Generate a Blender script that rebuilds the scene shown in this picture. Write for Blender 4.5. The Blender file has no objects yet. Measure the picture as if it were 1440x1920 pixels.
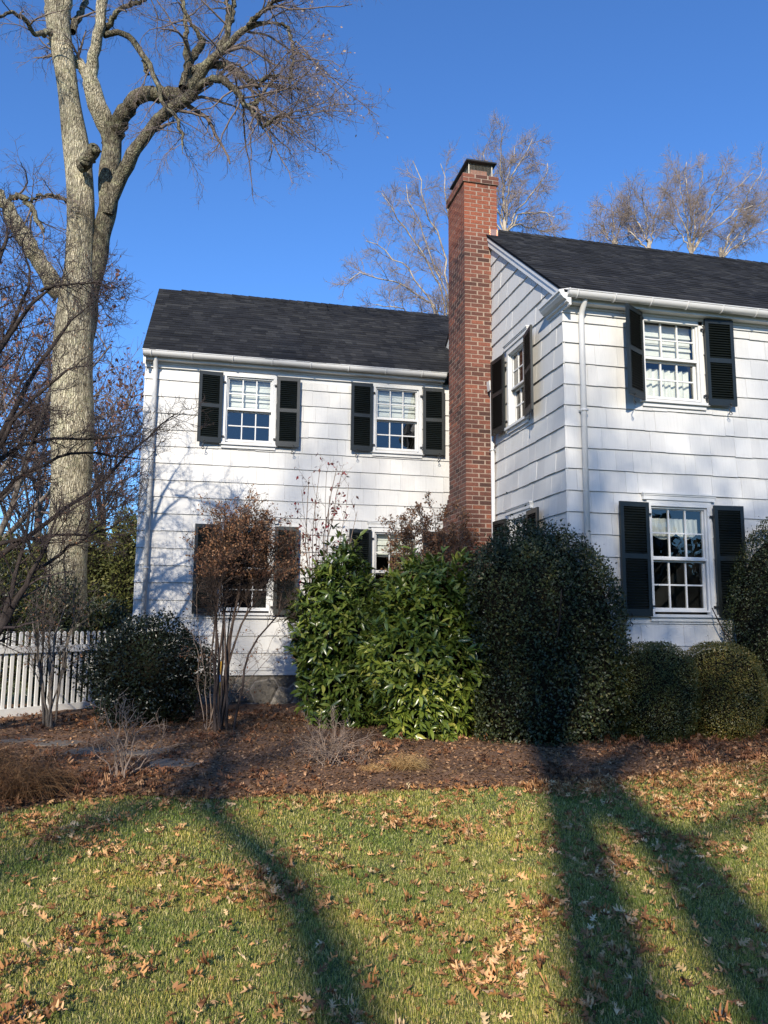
import bpy, math, random
import numpy as np
from math import radians, sin, cos, pi, tan

SC = bpy.context.scene
COL = SC.collection
rng = np.random.default_rng(11)
random.seed(5)

# ------------------------------------------------------------------ camera
F_PX, PITCH, YAW, ROLL = 1472.35, 0.137217681, 0.22126, 0.00788293
CAM = np.array([0.0, 0.0, 1.45])
_f = np.array([sin(YAW)*cos(PITCH), cos(YAW)*cos(PITCH), sin(PITCH)])
_r = np.array([cos(YAW), -sin(YAW), 0.0])
_u = np.cross(_r, _f)
RGT = _r*cos(ROLL) + _u*sin(ROLL)
UPV = -_r*sin(ROLL) + _u*cos(ROLL)
FWD = _f
from mathutils import Matrix, Vector
cd = bpy.data.cameras.new('camera'); cam = bpy.data.objects.new('camera', cd); COL.objects.link(cam)
cd.sensor_fit = 'VERTICAL'; cd.sensor_height = 36.0; cd.lens = F_PX/1920*36.0
cd.clip_start = 0.05; cd.clip_end = 2000
M = Matrix(((RGT[0], UPV[0], -FWD[0], CAM[0]), (RGT[1], UPV[1], -FWD[1], CAM[1]), (RGT[2], UPV[2], -FWD[2], CAM[2]), (0, 0, 0, 1)))
cam.matrix_world = M
SC.camera = cam

def ray(x, y):
    return FWD + RGT*(x-720)/F_PX + UPV*(960-y)/F_PX
def at(x, y, Y):                       # survey helper: sight line meets a vertical plane at depth Y
    d = ray(x, y); return CAM + d*(Y-CAM[1])/d[1]
def gz(x, y):
    t = np.clip((np.asarray(y, float)-4.5)/3.5, 0, 1); return 0.13*t*t*(3-2*t)
def onground(x, y):
    z = 0.0; d = ray(x, y)
    for _ in range(30):
        p = CAM + d*(z-CAM[2])/d[2]; z = float(gz(p[0], p[1]))
    p[2] = z
    return p

SUN_AZ, SUN_EL = radians(23.2), radians(26.0)
SH = np.array([sin(SUN_AZ), cos(SUN_AZ), 0.0])      # horizontal direction in which shadows run

# ------------------------------------------------------------------ object helpers
def link(o, parent=None):
    COL.objects.link(o)
    if parent is not None: o.parent = parent
    return o
def empty(name, loc=(0, 0, 0), parent=None):
    o = bpy.data.objects.new(name, None); o.location = loc; o.empty_display_size = .2
    return link(o, parent)
def tag(o, label=None, cat=None, group=None, kind=None):
    if label: o['label'] = label
    if cat: o['category'] = cat
    if group: o['group'] = group
    if kind: o['kind'] = kind
    return o
def mesh_np(name, V, Q=None, T=None, mat=None, parent=None, smooth=False, loc=(0, 0, 0), rotz=0.0):
    V = np.ascontiguousarray(V, dtype=np.float32)
    nq = 0 if Q is None else len(Q); nt = 0 if T is None else len(T)
    me = bpy.data.meshes.new(name)
    me.vertices.add(len(V)); me.vertices.foreach_set('co', V.ravel())
    idx = []
    if nq: idx.append(np.asarray(Q, np.int32).ravel())
    if nt: idx.append(np.asarray(T, np.int32).ravel())
    idx = np.concatenate(idx)
    me.loops.add(len(idx)); me.loops.foreach_set('vertex_index', idx)
    me.polygons.add(nq+nt)
    st = np.concatenate([np.arange(nq, dtype=np.int32)*4, nq*4+np.arange(nt, dtype=np.int32)*3])
    me.polygons.foreach_set('loop_start', st)
    if smooth: me.polygons.foreach_set('use_smooth', np.ones(nq+nt, bool))
    me.update(calc_edges=True)
    if mat: me.materials.append(mat)
    o = bpy.data.objects.new(name, me); o.location = loc; o.rotation_euler = (0, 0, rotz)
    return link(o, parent)

class MB:
    def __init__(s): s.v = []; s.f = []
    def add(s, v, f):
        n = len(s.v); s.v += [tuple(p) for p in v]; s.f += [tuple(i+n for i in q) for q in f]
    def box(s, x0, x1, y0, y1, z0, z1):
        s.add([(x0,y0,z0),(x1,y0,z0),(x1,y1,z0),(x0,y1,z0),(x0,y0,z1),(x1,y0,z1),(x1,y1,z1),(x0,y1,z1)],
              [(0,3,2,1),(4,5,6,7),(0,1,5,4),(1,2,6,5),(2,3,7,6),(3,0,4,7)])
    def slat(s, x0, x1, yc, zc, w, t, a):      # a louvre: a thin board along x tilted by a
        ca, sa = cos(a), sin(a); pts = []
        for (p, q) in ((-w/2, -t/2), (w/2, -t/2), (w/2, t/2), (-w/2, t/2)):
            pts.append((yc+p*ca-q*sa, zc+p*sa+q*ca))
        v = [(x0, y, z) for y, z in pts] + [(x1, y, z) for y, z in pts]
        s.add(v, [(0,1,2,3),(7,6,5,4),(0,4,5,1),(1,5,6,2),(2,6,7,3),(3,7,4,0)])
    def prism(s, prof, a, b, axis=0):           # profile (list of (p,q)) swept along an axis from a to b
        n = len(prof)
        def P(c, p, q): return (c, p, q) if axis == 0 else ((p, c, q) if axis == 1 else (p, q, c))
        v = [P(a, p, q) for p, q in prof] + [P(b, p, q) for p, q in prof]
        f = [(i, (i+1) % n, n+(i+1) % n, n+i) for i in range(n)] + [tuple(range(n-1, -1, -1)), tuple(range(n, 2*n))]
        s.add(v, f)
    def tube(s, pts, r, n=8):
        V, Q = tubes(np.array([pts], float), np.full((1, len(pts)), r), n)
        s.add(V.tolist(), Q.tolist()); k = len(s.v)-len(V)
        s.f.append(tuple(k+i for i in range(n))[::-1]); s.f.append(tuple(len(s.v)-n+i for i in range(n)))
    def build(s, name, mat, parent=None, loc=(0, 0, 0), rotz=0.0, smooth=False, bevel=0):
        me = bpy.data.meshes.new(name); me.from_pydata(s.v, [], s.f); me.update()
        me.materials.append(mat)
        if smooth: me.polygons.foreach_set('use_smooth', [True]*len(me.polygons))
        o = bpy.data.objects.new(name, me); o.location = loc; o.rotation_euler = (0, 0, rotz); link(o, parent)
        if bevel:
            m = o.modifiers.new('bevel', 'BEVEL'); m.width = bevel; m.segments = 2; m.limit_method = 'ANGLE'; m.angle_limit = radians(40)
        return o

def unit(a): return a/np.maximum(np.linalg.norm(a, axis=-1, keepdims=True), 1e-9)
def tubes(P, R, ns=3):
    N, K, _ = P.shape
    T = np.gradient(P, axis=1); T = unit(T)
    ov = unit(P[:, -1]-P[:, 0])
    ref = np.cross(ov, np.array([0.3, 0.9, 0.1])); bad = np.linalg.norm(ref, axis=1) < .15
    ref[bad] = np.cross(ov[bad], np.array([1, 0, 0.]))
    ref = np.repeat(ref[:, None], K, 1)
    U = unit(ref-(ref*T).sum(-1, keepdims=True)*T); W = np.cross(T, U)
    a = np.arange(ns)*2*pi/ns
    ring = P[:, :, None]+R[:, :, None, None]*(U[:, :, None]*np.cos(a)[None, None, :, None]+W[:, :, None]*np.sin(a)[None, None, :, None])
    V = ring.reshape(-1, 3)
    base = (np.arange(N)*K*ns)[:, None, None]+(np.arange(K-1)*ns)[None, :, None]
    i = np.arange(ns)[None, None, :]; j = (np.arange(ns)+1) % ns; j = j[None, None, :]
    Q = np.stack([base+i, base+j, base+ns+j, base+ns+i], -1).reshape(-1, 4)
    return V, Q
class Acc:                                       # gathers vertex / quad / triangle arrays
    def __init__(s): s.V = []; s.Q = []; s.T = []; s.n = 0
    def add(s, V, Q=None, T=None):
        if Q is not None and len(Q): s.Q.append(np.asarray(Q)+s.n)
        if T is not None and len(T): s.T.append(np.asarray(T)+s.n)
        s.V.append(V); s.n += len(V)
    def build(s, name, mat, parent=None, smooth=True, loc=(0, 0, 0)):
        V = np.concatenate(s.V) - np.array(loc)
        return mesh_np(name, V, np.concatenate(s.Q) if s.Q else None, np.concatenate(s.T) if s.T else None, mat, parent, smooth, loc if parent is None else (0, 0, 0))

def grow(rg, P0, D, L, R, nseg=4, wander=.15, grav=0.0, tip=.35):
    N = len(P0); P = np.zeros((N, nseg+1, 3)); P[:, 0] = P0; D = unit(D)
    for k in range(nseg):
        D = unit(D+rg.normal(0, wander, (N, 3))+np.array([0, 0, grav]))
        P[:, k+1] = P[:, k]+D*(L/nseg)[:, None]
    Rr = R[:, None]*np.linspace(1, tip, nseg+1)[None]
    return P, Rr
def kids(rg, P, R, per, t0, ang, L, rr, rmin, spread=.25, t1=1.0):
    N, K, _ = P.shape; M_ = N*per
    pid = np.repeat(np.arange(N), per)
    t = (t0+(t1-t0)*(np.tile(np.arange(per), N)+rg.random(M_))/per)*(K-1)
    i = np.minimum(t.astype(int), K-2); fr = (t-i)[:, None]
    p0 = P[pid, i]*(1-fr)+P[pid, i+1]*fr
    d = unit(P[pid, i+1]-P[pid, i])
    r = (R[pid, i]*(1-fr[:, 0])+R[pid, i+1]*fr[:, 0])
    q = unit(np.cross(d, rg.normal(size=(M_, 3))))
    a = radians(1)*rg.normal(ang, ang*.25, M_)
    nd = d*np.cos(a)[:, None]+q*np.sin(a)[:, None]
    plen = np.linalg.norm(np.diff(P, axis=1), axis=-1).sum(1)[pid]
    LL = (L*rg.uniform(1-spread*1.6, 1+spread, M_))*(1-.35*(t/(K-1)-t0))
    return p0, nd, LL, np.maximum(r*rr*rg.uniform(.7, 1, M_), rmin)
def resample(pts, rad, n):
    pts = np.asarray(pts, float); rad = np.asarray(rad, float)
    s = np.concatenate([[0], np.cumsum(np.linalg.norm(np.diff(pts, axis=0), axis=1))])
    # Catmull-like smoothing by interpolating then averaging
    t = np.linspace(0, s[-1], n*3)
    q = np.stack([np.interp(t, s, pts[:, k]) for k in range(3)], 1); r = np.interp(t, s, rad)
    for _ in range(max(1, n//8)):
        q[1:-1] = (q[:-2]+2*q[1:-1]+q[2:])/4
    j = np.linspace(0, len(t)-1, n).astype(int)
    return q[j], r[j]

def scatter(tv, tq, tt, pos, fwd, nrm, sc, bend=None):
    """copies of a leaf template (x across, y along, z normal)"""
    fwd = unit(fwd); x = unit(np.cross(fwd, nrm)); z = np.cross(x, fwd)
    sc = np.asarray(sc)[:, None, None]
    tv = np.asarray(tv, float)
    V = pos[:, None]+sc*(tv[None, :, 0:1]*x[:, None]+tv[None, :, 1:2]*fwd[:, None]+tv[None, :, 2:3]*z[:, None])
    n = len(tv); off = (np.arange(len(pos))*n)[:, None, None]
    Q = (np.asarray(tq)[None]+off).reshape(-1, 4) if tq is not None and len(tq) else None
    T = (np.asarray(tt)[None]+off).reshape(-1, 3) if tt is not None and len(tt) else None
    return V.reshape(-1, 3), Q, T
# leaf templates
LEAF_LONG = ([(0,0,0),(-.14,.3,.045),(0,.3,0),(.14,.3,.045),(-.135,.65,.02),(0,.65,-.03),(.135,.65,.02),(0,1,-.14)], [(1,2,5,4),(2,3,6,5)], [(0,2,1),(0,3,2),(4,5,7),(5,6,7)])
LEAF_OVAL = ([(0,0,0),(-.27,.45,.07),(0,.5,0),(.27,.45,.07),(0,1,-.05)], None, [(0,2,1),(0,3,2),(1,2,4),(2,3,4)])
LEAF_CARD = ([(-.3,0,0),(.3,.05,0),(.28,1,.1),(-.25,.9,.05)], [(0,1,2,3)], None)
from mathutils.geometry import tessellate_polygon
_h = [(.012,-.16),(.012,.0),(.13,.03),(.22,.13),(.055,.19),(.20,.30),(.36,.47),(.30,.50),(.075,.43),(.09,.56),(.25,.74),(.19,.78),(.06,.69),(.05,.85)]
_pts = _h+[(0, 1)]+[(-x, y*.985+.02) for x, y in _h[::-1]]
_tri = [tuple(t) for t in tessellate_polygon([[Vector((x, y, 0)) for x, y in _pts]])]
def oakleaf(rg):
    curl, twist, bend = rg.uniform(-.9, 1.7), rg.uniform(-1.0, 1.0), rg.uniform(-.6, 1.0); v = []
    for x, y in _pts:
        x2 = x*(1-.25*abs(curl)*abs(x)*2)
        v.append((x2, y, curl*abs(x)*1.1+twist*x*(y-.3)*1.5+bend*(y-.45)**2+rg.normal(0, .03)+.10))
    return v, None, _tri
# ------------------------------------------------------------------ materials
def lin(c): return tuple(c)+(1.0,)
def newmat(name):
    m = bpy.data.materials.new(name); m.use_nodes = True; nt = m.node_tree
    return m, nt, nt.nodes['Principled BSDF']
def N(nt, t, **kw):
    n = nt.nodes.new(t)
    for k, v in kw.items():
        if k in n.inputs: n.inputs[k].default_value = v
        else: setattr(n, k, v)
    return n
def ramp(nt, fac, stops):
    r = nt.nodes.new('ShaderNodeValToRGB'); e = r.color_ramp.elements
    while len(e) < len(stops): e.new(.5)
    for i, (p, c) in enumerate(stops): e[i].position = p; e[i].color = lin(c)
    nt.links.new(fac, r.inputs['Fac']); return r.outputs['Color']
def island(nt): return nt.nodes.new('ShaderNodeNewGeometry').outputs['Random Per Island']
def objco(nt): return nt.nodes.new('ShaderNodeTexCoord').outputs['Object']
def noise(nt, scale, detail=4, co=None, rough=.6):
    n = N(nt, 'ShaderNodeTexNoise'); n.inputs['Scale'].default_value = scale; n.inputs['Detail'].default_value = detail; n.inputs['Roughness'].default_value = rough
    nt.links.new(co if co is not None else objco(nt), n.inputs['Vector']); return n.outputs['Fac']
def mixc(nt, a, b, fac, mode='MIX'):
    n = nt.nodes.new('ShaderNodeMix'); n.data_type = 'RGBA'; n.blend_type = mode
    for s, v in ((n.inputs[6], a), (n.inputs[7], b)):
        if isinstance(v, tuple): s.default_value = lin(v)
        else: nt.links.new(v, s)
    if isinstance(fac, float): n.inputs[0].default_value = fac
    else: nt.links.new(fac, n.inputs[0])
    return n.outputs[2]
def bump(nt, h, bs, strength=.3, dist=.01):
    b = nt.nodes.new('ShaderNodeBump'); b.inputs['Strength'].default_value = strength; b.inputs['Distance'].default_value = dist
    nt.links.new(h, b.inputs['Height']); nt.links.new(b.outputs[0], bs.inputs['Normal'])
def math_(nt, op, a, b=None):
    n = nt.nodes.new('ShaderNodeMath'); n.operation = op
    for i, v in enumerate((a, b)):
        if v is None: continue
        if isinstance(v, (int, float)): n.inputs[i].default_value = v
        else: nt.links.new(v, n.inputs[i])
    return n.outputs[0]
def stretch(nt, sx, sy, sz):
    mp = nt.nodes.new('ShaderNodeMapping'); mp.inputs['Scale'].default_value = (sx, sy, sz)
    nt.links.new(objco(nt), mp.inputs['Vector']); return mp.outputs[0]

def simple(name, c, rough=.5, var=.12, scale=6, bumpy=0.0, bscale=40, spec=.5, metal=0.0):
    m, nt, b = newmat(name)
    nz = noise(nt, scale, 5)
    col = ramp(nt, nz, [(.3, tuple(x*(1-var) for x in c)), (.7, tuple(min(1, x*(1+var)) for x in c))])
    nt.links.new(col, b.inputs['Base Color']); b.inputs['Roughness'].default_value = rough
    b.inputs['Specular IOR Level'].default_value = spec; b.inputs['Metallic'].default_value = metal
    if bumpy: bump(nt, noise(nt, bscale, 6), b, bumpy, .005)
    return m
MAT = {}
def m_shingle_white():
    m, nt, b = newmat('painted_shakes')
    isl = island(nt)
    c = ramp(nt, isl, [(0, (.50, .495, .485)), (.5, (.535, .532, .52)), (1, (.56, .558, .548))])
    grain = noise(nt, 1, 6, stretch(nt, 55, 55, 3.0), .65)
    dirt = noise(nt, 2.2, 5)
    c = mixc(nt, c, (.47, .47, .45), ramp(nt, dirt, [(.55, (0, 0, 0)), (.8, (.35, .35, .35))]), 'MIX')
    c = mixc(nt, c, ramp(nt, grain, [(.2, (.86, .86, .86)), (.55, (1, 1, 1))]), .8, 'MULTIPLY')
    nt.links.new(c, b.inputs['Base Color']); b.inputs['Roughness'].default_value = .55
    bump(nt, grain, b, .35, .004)
    return m
def m_roof():
    m, nt, b = newmat('asphalt_shingles')
    isl = island(nt)
    c = ramp(nt, isl, [(0, (.014, .015, .018)), (.4, (.019, .020, .023)), (.75, (.024, .025, .028)), (1, (.035, .036, .038))])
    gr = noise(nt, 260, 2); c = mixc(nt, c, ramp(nt, gr, [(.35, (.5, .5, .5)), (.65, (1.5, 1.5, 1.5))]), 1.0, 'MULTIPLY')
    big = noise(nt, 1.3, 4); c = mixc(nt, c, ramp(nt, big, [(.3, (.8, .8, .8)), (.7, (1.2, 1.2, 1.2))]), 1.0, 'MULTIPLY')
    nt.links.new(c, b.inputs['Base Color']); b.inputs['Roughness'].default_value = .95; b.inputs['Specular IOR Level'].default_value = .12
    bump(nt, gr, b, .5, .004)
    return m
def m_brick():
    m, nt, b = newmat('old_red_brick')
    isl = island(nt)
    c = ramp(nt, isl, [(0, (.045, .022, .017)), (.2, (.095, .036, .025)), (.55, (.130, .050, .034)), (.85, (.170, .060, .038)), (1, (.25, .085, .045))])
    sepz = nt.nodes.new('ShaderNodeSeparateXYZ'); nt.links.new(objco(nt), sepz.inputs[0])
    soot = noise(nt, 1.6, 5)
    c = mixc(nt, c, (.045, .024, .020), ramp(nt, soot, [(.45, (0, 0, 0)), (.72, (.6, .6, .6))]))
    zz = math_(nt, 'MULTIPLY', sepz.outputs[2], .1)
    c = mixc(nt, c, (.30, .085, .038), ramp(nt, math_(nt, 'ADD', zz, math_(nt, 'MULTIPLY', noise(nt, 3, 3), .05)), [(.755, (0, 0, 0)), (.785, (.62, .62, .62)), (.84, (.55, .55, .55)), (.855, (.1, .1, .1))]))
    gr = noise(nt, 70, 5)
    c = mixc(nt, c, ramp(nt, gr, [(.3, (.6, .6, .6)), (.7, (1.35, 1.3, 1.3))]), 1.0, 'MULTIPLY')
    nt.links.new(c, b.inputs['Base Color']); b.inputs['Roughness'].default_value = .9
    bump(nt, gr, b, .6, .006)
    return m
def m_glass():
    m = bpy.data.materials.new('window_glass'); m.use_nodes = True; nt = m.node_tree; nt.nodes.clear()
    out = nt.nodes.new('ShaderNodeOutputMaterial'); mx = nt.nodes.new('ShaderNodeMixShader')
    tr = N(nt, 'ShaderNodeBsdfTransparent'); tr.inputs[0].default_value = (.86, .89, .88, 1)
    gl = nt.nodes.new('ShaderNodeBsdfGlossy'); gl.inputs['Roughness'].default_value = .004
    fr = nt.nodes.new('ShaderNodeFresnel'); fr.inputs[0].default_value = 1.6
    bp = nt.nodes.new('ShaderNodeBump'); bp.inputs['Strength'].default_value = .12; bp.inputs['Distance'].default_value = .01
    nt.links.new(noise(nt, 3, 2), bp.inputs['Height']); nt.links.new(bp.outputs[0], gl.inputs['Normal'])
    k = math_(nt, 'ADD', fr.outputs[0], .05)
    nt.links.new(k, mx.inputs[0]); nt.links.new(tr.outputs[0], mx.inputs[1]); nt.links.new(gl.outputs[0], mx.inputs[2]); nt.links.new(mx.outputs[0], out.inputs[0])
    return m
def m_leaf(name, stops, rough=.4, trans=.15, spec=.5, gloss_var=False):
    m, nt, b = newmat(name)
    c = ramp(nt, island(nt), stops)
    big = noise(nt, 1.7, 3)
    c = mixc(nt, c, ramp(nt, big, [(.3, (.72, .76, .72)), (.7, (1.25, 1.2, 1.15))]), 1.0, 'MULTIPLY')
    nt.links.new(c, b.inputs['Base Color']); b.inputs['Roughness'].default_value = rough; b.inputs['Specular IOR Level'].default_value = spec
    if trans > 0:
        out = nt.nodes['Material Output']; t = nt.nodes.new('ShaderNodeBsdfTranslucent'); mx = nt.nodes.new('ShaderNodeMixShader')
        nt.links.new(c, t.inputs[0]); mx.inputs[0].default_value = trans
        nt.links.new(b.outputs[0], mx.inputs[1]); nt.links.new(t.outputs[0], mx.inputs[2]); nt.links.new(mx.outputs[0], out.inputs[0])
    return m
def m_bark(name, dark, light, scale=9, contrast=(.35, .65), bs=.8, plates=False):
    m, nt, b = newmat(name)
    co = stretch(nt, scale, scale, scale*.35)
    n1 = noise(nt, 1, 8, co, .7); n2 = noise(nt, 2.4, 7, None, .7)
    c = ramp(nt, n1, [(contrast[0], dark), (contrast[1], light)])
    c = mixc(nt, c, tuple(x*.45 for x in dark), ramp(nt, n2, [(.55, (0, 0, 0)), (.75, (.7, .7, .7))]))
    if plates:                                    # fissured plates and lichen blotches
        v = nt.nodes.new('ShaderNodeTexVoronoi'); v.feature = 'DISTANCE_TO_EDGE'; v.inputs['Scale'].default_value = 1.0
        wp = nt.nodes.new('ShaderNodeVectorMath'); wp.operation = 'ADD'; nz = nt.nodes.new('ShaderNodeTexNoise'); nz.inputs['Scale'].default_value = 14; nt.links.new(objco(nt), nz.inputs['Vector'])
        nt.links.new(stretch(nt, 34, 34, 6), wp.inputs[0]); nt.links.new(nz.outputs['Color'], wp.inputs[1]); nt.links.new(wp.outputs[0], v.inputs['Vector'])
        cr = ramp(nt, v.outputs[0], [(0, (.45, .42, .38)), (.16, (1, 1, 1))]); c = mixc(nt, c, cr, .9, 'MULTIPLY')
        li = noise(nt, 6.5, 8, None, .75); c = mixc(nt, c, (.42, .42, .27), ramp(nt, li, [(.50, (0, 0, 0)), (.60, (.45, .45, .45))])); bl = noise(nt, .9, 5, None, .6); c = mixc(nt, c, ramp(nt, bl, [(.35, (.55, .53, .50)), (.6, (1.12, 1.1, 1.05))]), 1.0, 'MULTIPLY')
        n1 = math_(nt, 'ADD', n1, math_(nt, 'MULTIPLY', ramp(nt, v.outputs[0], [(0, (0, 0, 0)), (.2, (1, 1, 1))]), .6))
    nt.links.new(c, b.inputs['Base Color']); b.inputs['Roughness'].default_value = .95; b.inputs['Specular IOR Level'].default_value = .15
    bump(nt, n1, b, bs, .03)
    return m
def m_mulch():
    m, nt, b = newmat('bark_mulch')
    n1 = noise(nt, 55, 7, None, .7); n2 = noise(nt, 2.0, 4)
    c = ramp(nt, n1, [(.3, (.050, .025, .013)), (.5, (.150, .081, .043)), (.72, (.30, .175, .098))])
    c = mixc(nt, c, ramp(nt, n2, [(.3, (.75, .75, .75)), (.7, (1.25, 1.2, 1.15))]), 1.0, 'MULTIPLY')
    nt.links.new(c, b.inputs['Base Color']); b.inputs['Roughness'].default_value = .95
    bump(nt, n1, b, 1.0, .02)
    return m
def m_lawn():
    m, nt, b = newmat('turf_soil')
    n1 = noise(nt, 45, 6); n2 = noise(nt, 1.1, 4)
    c = ramp(nt, n1, [(.3, (.030, .036, .014)), (.55, (.085, .10, .032)), (.75, (.18, .175, .07))])
    c = mixc(nt, c, ramp(nt, n2, [(.3, (.8, .9, .8)), (.7, (1.3, 1.2, 1.0))]), 1.0, 'MULTIPLY')
    nt.links.new(c, b.inputs['Base Color']); b.inputs['Roughness'].default_value = 1
    bump(nt, n1, b, 1.0, .02)
    return m
def m_grass():
    m, nt, b = newmat('grass_blades')
    c = ramp(nt, island(nt), [(0, (.105, .140, .026)), (.35, (.235, .265, .046)), (.62, (.37, .365, .074)), (.80, (.52, .45, .15)), (1, (.68, .55, .27))])
    big = noise(nt, 1.4, 4); c2 = ramp(nt, big, [(.32, (.62, .78, .60)), (.5, (1, 1, 1)), (.68, (1.40, 1.22, 1.05))])
    c = mixc(nt, c, c2, 1.0, 'MULTIPLY')
    nt.links.new(c, b.inputs['Base Color']); b.inputs['Roughness'].default_value = .55; b.inputs['Specular IOR Level'].default_value = .35
    out = nt.nodes['Material Output']; t = nt.nodes.new('ShaderNodeBsdfTranslucent'); mx = nt.nodes.new('ShaderNodeMixShader')
    nt.links.new(c, t.inputs[0]); mx.inputs[0].default_value = .25
    nt.links.new(b.outputs[0], mx.inputs[1]); nt.links.new(t.outputs[0], mx.inputs[2]); nt.links.new(mx.outputs[0], out.inputs[0])
    return m
def m_stone():
    m, nt, b = newmat('rubble_stone')
    v = nt.nodes.new('ShaderNodeTexVoronoi'); v.inputs['Scale'].default_value = 3.2; nt.links.new(objco(nt), v.inputs['Vector'])
    v2 = nt.nodes.new('ShaderNodeTexVoronoi'); v2.feature = 'DISTANCE_TO_EDGE'; v2.inputs['Scale'].default_value = 3.2; nt.links.new(objco(nt), v2.inputs['Vector'])
    c = mixc(nt, ramp(nt, v.outputs['Color'], [(0, (.08, .072, .062)), (1, (.22, .20, .17))]), (.24, .22, .20), ramp(nt, v2.outputs[0], [(0, (1, 1, 1)), (.05, (0, 0, 0))]))
    n1 = noise(nt, 22, 6); c = mixc(nt, c, ramp(nt, n1, [(.3, (.7, .7, .7)), (.7, (1.25, 1.25, 1.25))]), 1.0, 'MULTIPLY')
    nt.links.new(c, b.inputs['Base Color']); b.inputs['Roughness'].default_value = .95
    h = math_(nt, 'ADD', ramp(nt, v2.outputs[0], [(0, (0, 0, 0)), (.12, (1, 1, 1))]), n1); bump(nt, h, b, .8, .03)
    return m
MAT['shake'] = m_shingle_white(); MAT['roof'] = m_roof(); MAT['brick'] = m_brick(); MAT['glass'] = m_glass()
MAT['mortar'] = simple('lime_mortar', (.28, .215, .172), .95, .2, 30, .5, 90, .2)
MAT['trim'] = simple('white_trim_paint', (.58, .58, .57), .4, .04, 5, .05, 30)
MAT['gutter'] = simple('white_gutter_metal', (.54, .54, .535), .35, .05, 3)
MAT['shutter'] = simple('black_green_paint', (.0065, .0095, .0092), .42, .25, 9, .06, 50)
MAT['iron'] = simple('black_iron', (.012, .012, .013), .45, .2)
MAT['cap'] = simple('black_cap_metal', (.012, .012, .013), .5, .2)
MAT['clay'] = simple('clay_flue', (.36, .17, .12), .85, .2, 14)
MAT['copper'] = simple('copper_flashing', (.60, .33, .22), .35, .2, 12, .1, 20, .5, .85)
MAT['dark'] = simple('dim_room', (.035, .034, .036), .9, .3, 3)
MAT['blind'] = simple('linen_blind', (.72, .73, .70), .8, .06, 12, .1, 60)
MAT['stone'] = m_stone(); MAT['mulch'] = m_mulch(); MAT['lawn'] = m_lawn(); MAT['grass'] = m_grass()
MAT['slate'] = simple('grey_flagstone', (.12, .10, .080), .85, .3, 8, .5, 25)
MAT['fence'] = simple('white_fence_paint', (.70, .69, .66), .5, .06, 4, .05, 30)
MAT['bark_pale'] = m_bark('pale_lichen_bark', (.13, .115, .088), (.60, .55, .42), 26, (.36, .57), 1.0, True)
MAT['bark_mid'] = m_bark('grey_mottled_bark', (.060, .052, .042), (.31, .28, .215), 24, (.38, .66), 1.0, True)
MAT['bark_grey'] = m_bark('grey_brown_bark', (.055, .045, .037), (.21, .18, .15), 9)
MAT['bark_dark'] = m_bark('dark_bark', (.016, .012, .011), (.075, .06, .052), 14)  # very dark brown bark tone
MAT['bark_brown'] = m_bark('brown_stem_bark', (.030, .020, .015), (.14, .10, .078), 14)
MAT['bark_white'] = m_bark('sycamore_bark', (.13, .105, .085), (.42, .36, .29), 3, (.4, .55))
MAT['twig'] = simple('grey_twig', (.15, .115, .098), .9, .3, 2)
MAT['twig_far'] = simple('far_pale_twig', (.25, .195, .16), .9, .25, 1)
MAT['twig_dark'] = simple('dark_twig', (.050, .034, .030), .85, .35, 3)
MAT['twig_tan'] = simple('tan_twig', (.22, .16, .12), .85, .3, 8)
MAT['laurel'] = m_leaf('laurel_leaf', [(0, (.036, .062, .013)), (.5, (.078, .120, .022)), (.85, (.14, .18, .035)), (1, (.26, .27, .07))], .27, .14, .5)
MAT['laurel_lit'] = m_leaf('laurel_leaf_sunlit', [(0, (.055, .085, .015)), (.5, (.125, .170, .026)), (.85, (.22, .26, .042)), (1, (.40, .38, .09))], .27, .18, .5)  # lit copy of the laurel leaf, sunshine put into its greens
MAT['holly'] = m_leaf('holly_leaf', [(0, (.014, .021, .009)), (.6, (.030, .041, .015)), (.9, (.055, .068, .022)), (1, (.13, .11, .04))], .42, .04, .32)
MAT['hollyd'] = m_leaf('dark_holly_leaf', [(0, (.006, .010, .006)), (1, (.017, .025, .012))], .32, .03, .4)
MAT['inner'] = simple('painted_core_shade', (.012, .011, .008), 1.0, .3, 20, .5, 60, .0)  # near-black colour stands in for the shade inside the bushes
MAT['box'] = m_leaf('boxwood_leaf', [(0, (.036, .045, .012)), (.6, (.078, .088, .022)), (1, (.15, .13, .035))], .4, .08, .4)
MAT['boxy'] = m_leaf('bronzed_boxwood_leaf', [(0, (.055, .058, .014)), (.5, (.12, .115, .026)), (.85, (.20, .165, .038)), (1, (.30, .18, .05))], .4, .10, .4)
MAT['hedge'] = m_leaf('arborvitae_leaf', [(0, (.035, .045, .012)), (.6, (.075, .085, .022)), (1, (.15, .14, .045))], .6, .1, .3)
MAT['rhodo'] = m_leaf('rhododendron_leaf', [(0, (.012, .020, .008)), (.8, (.035, .048, .016)), (1, (.10, .08, .03))], .35, .08, .4)
MAT['rust'] = m_leaf('rust_leaf', [(0, (.085, .040, .026)), (.5, (.20, .098, .056)), (.85, (.32, .165, .085)), (1, (.44, .26, .15))], .7, .2, .2)
MAT['red'] = m_leaf('crimson_leaf', [(0, (.05, .020, .020)), (.5, (.16, .030, .028)), (1, (.32, .035, .045))], .5, .25, .3)
MAT['oakred'] = m_leaf('faded_oak_leaf', [(0, (.10, .045, .045)), (.6, (.20, .095, .08)), (1, (.36, .20, .15))], .7, .3, .2)
MAT['tan'] = m_leaf('pale_tan_leaf', [(0, (.30, .18, .10)), (1, (.60, .45, .33))], .7, .3, .2)
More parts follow.
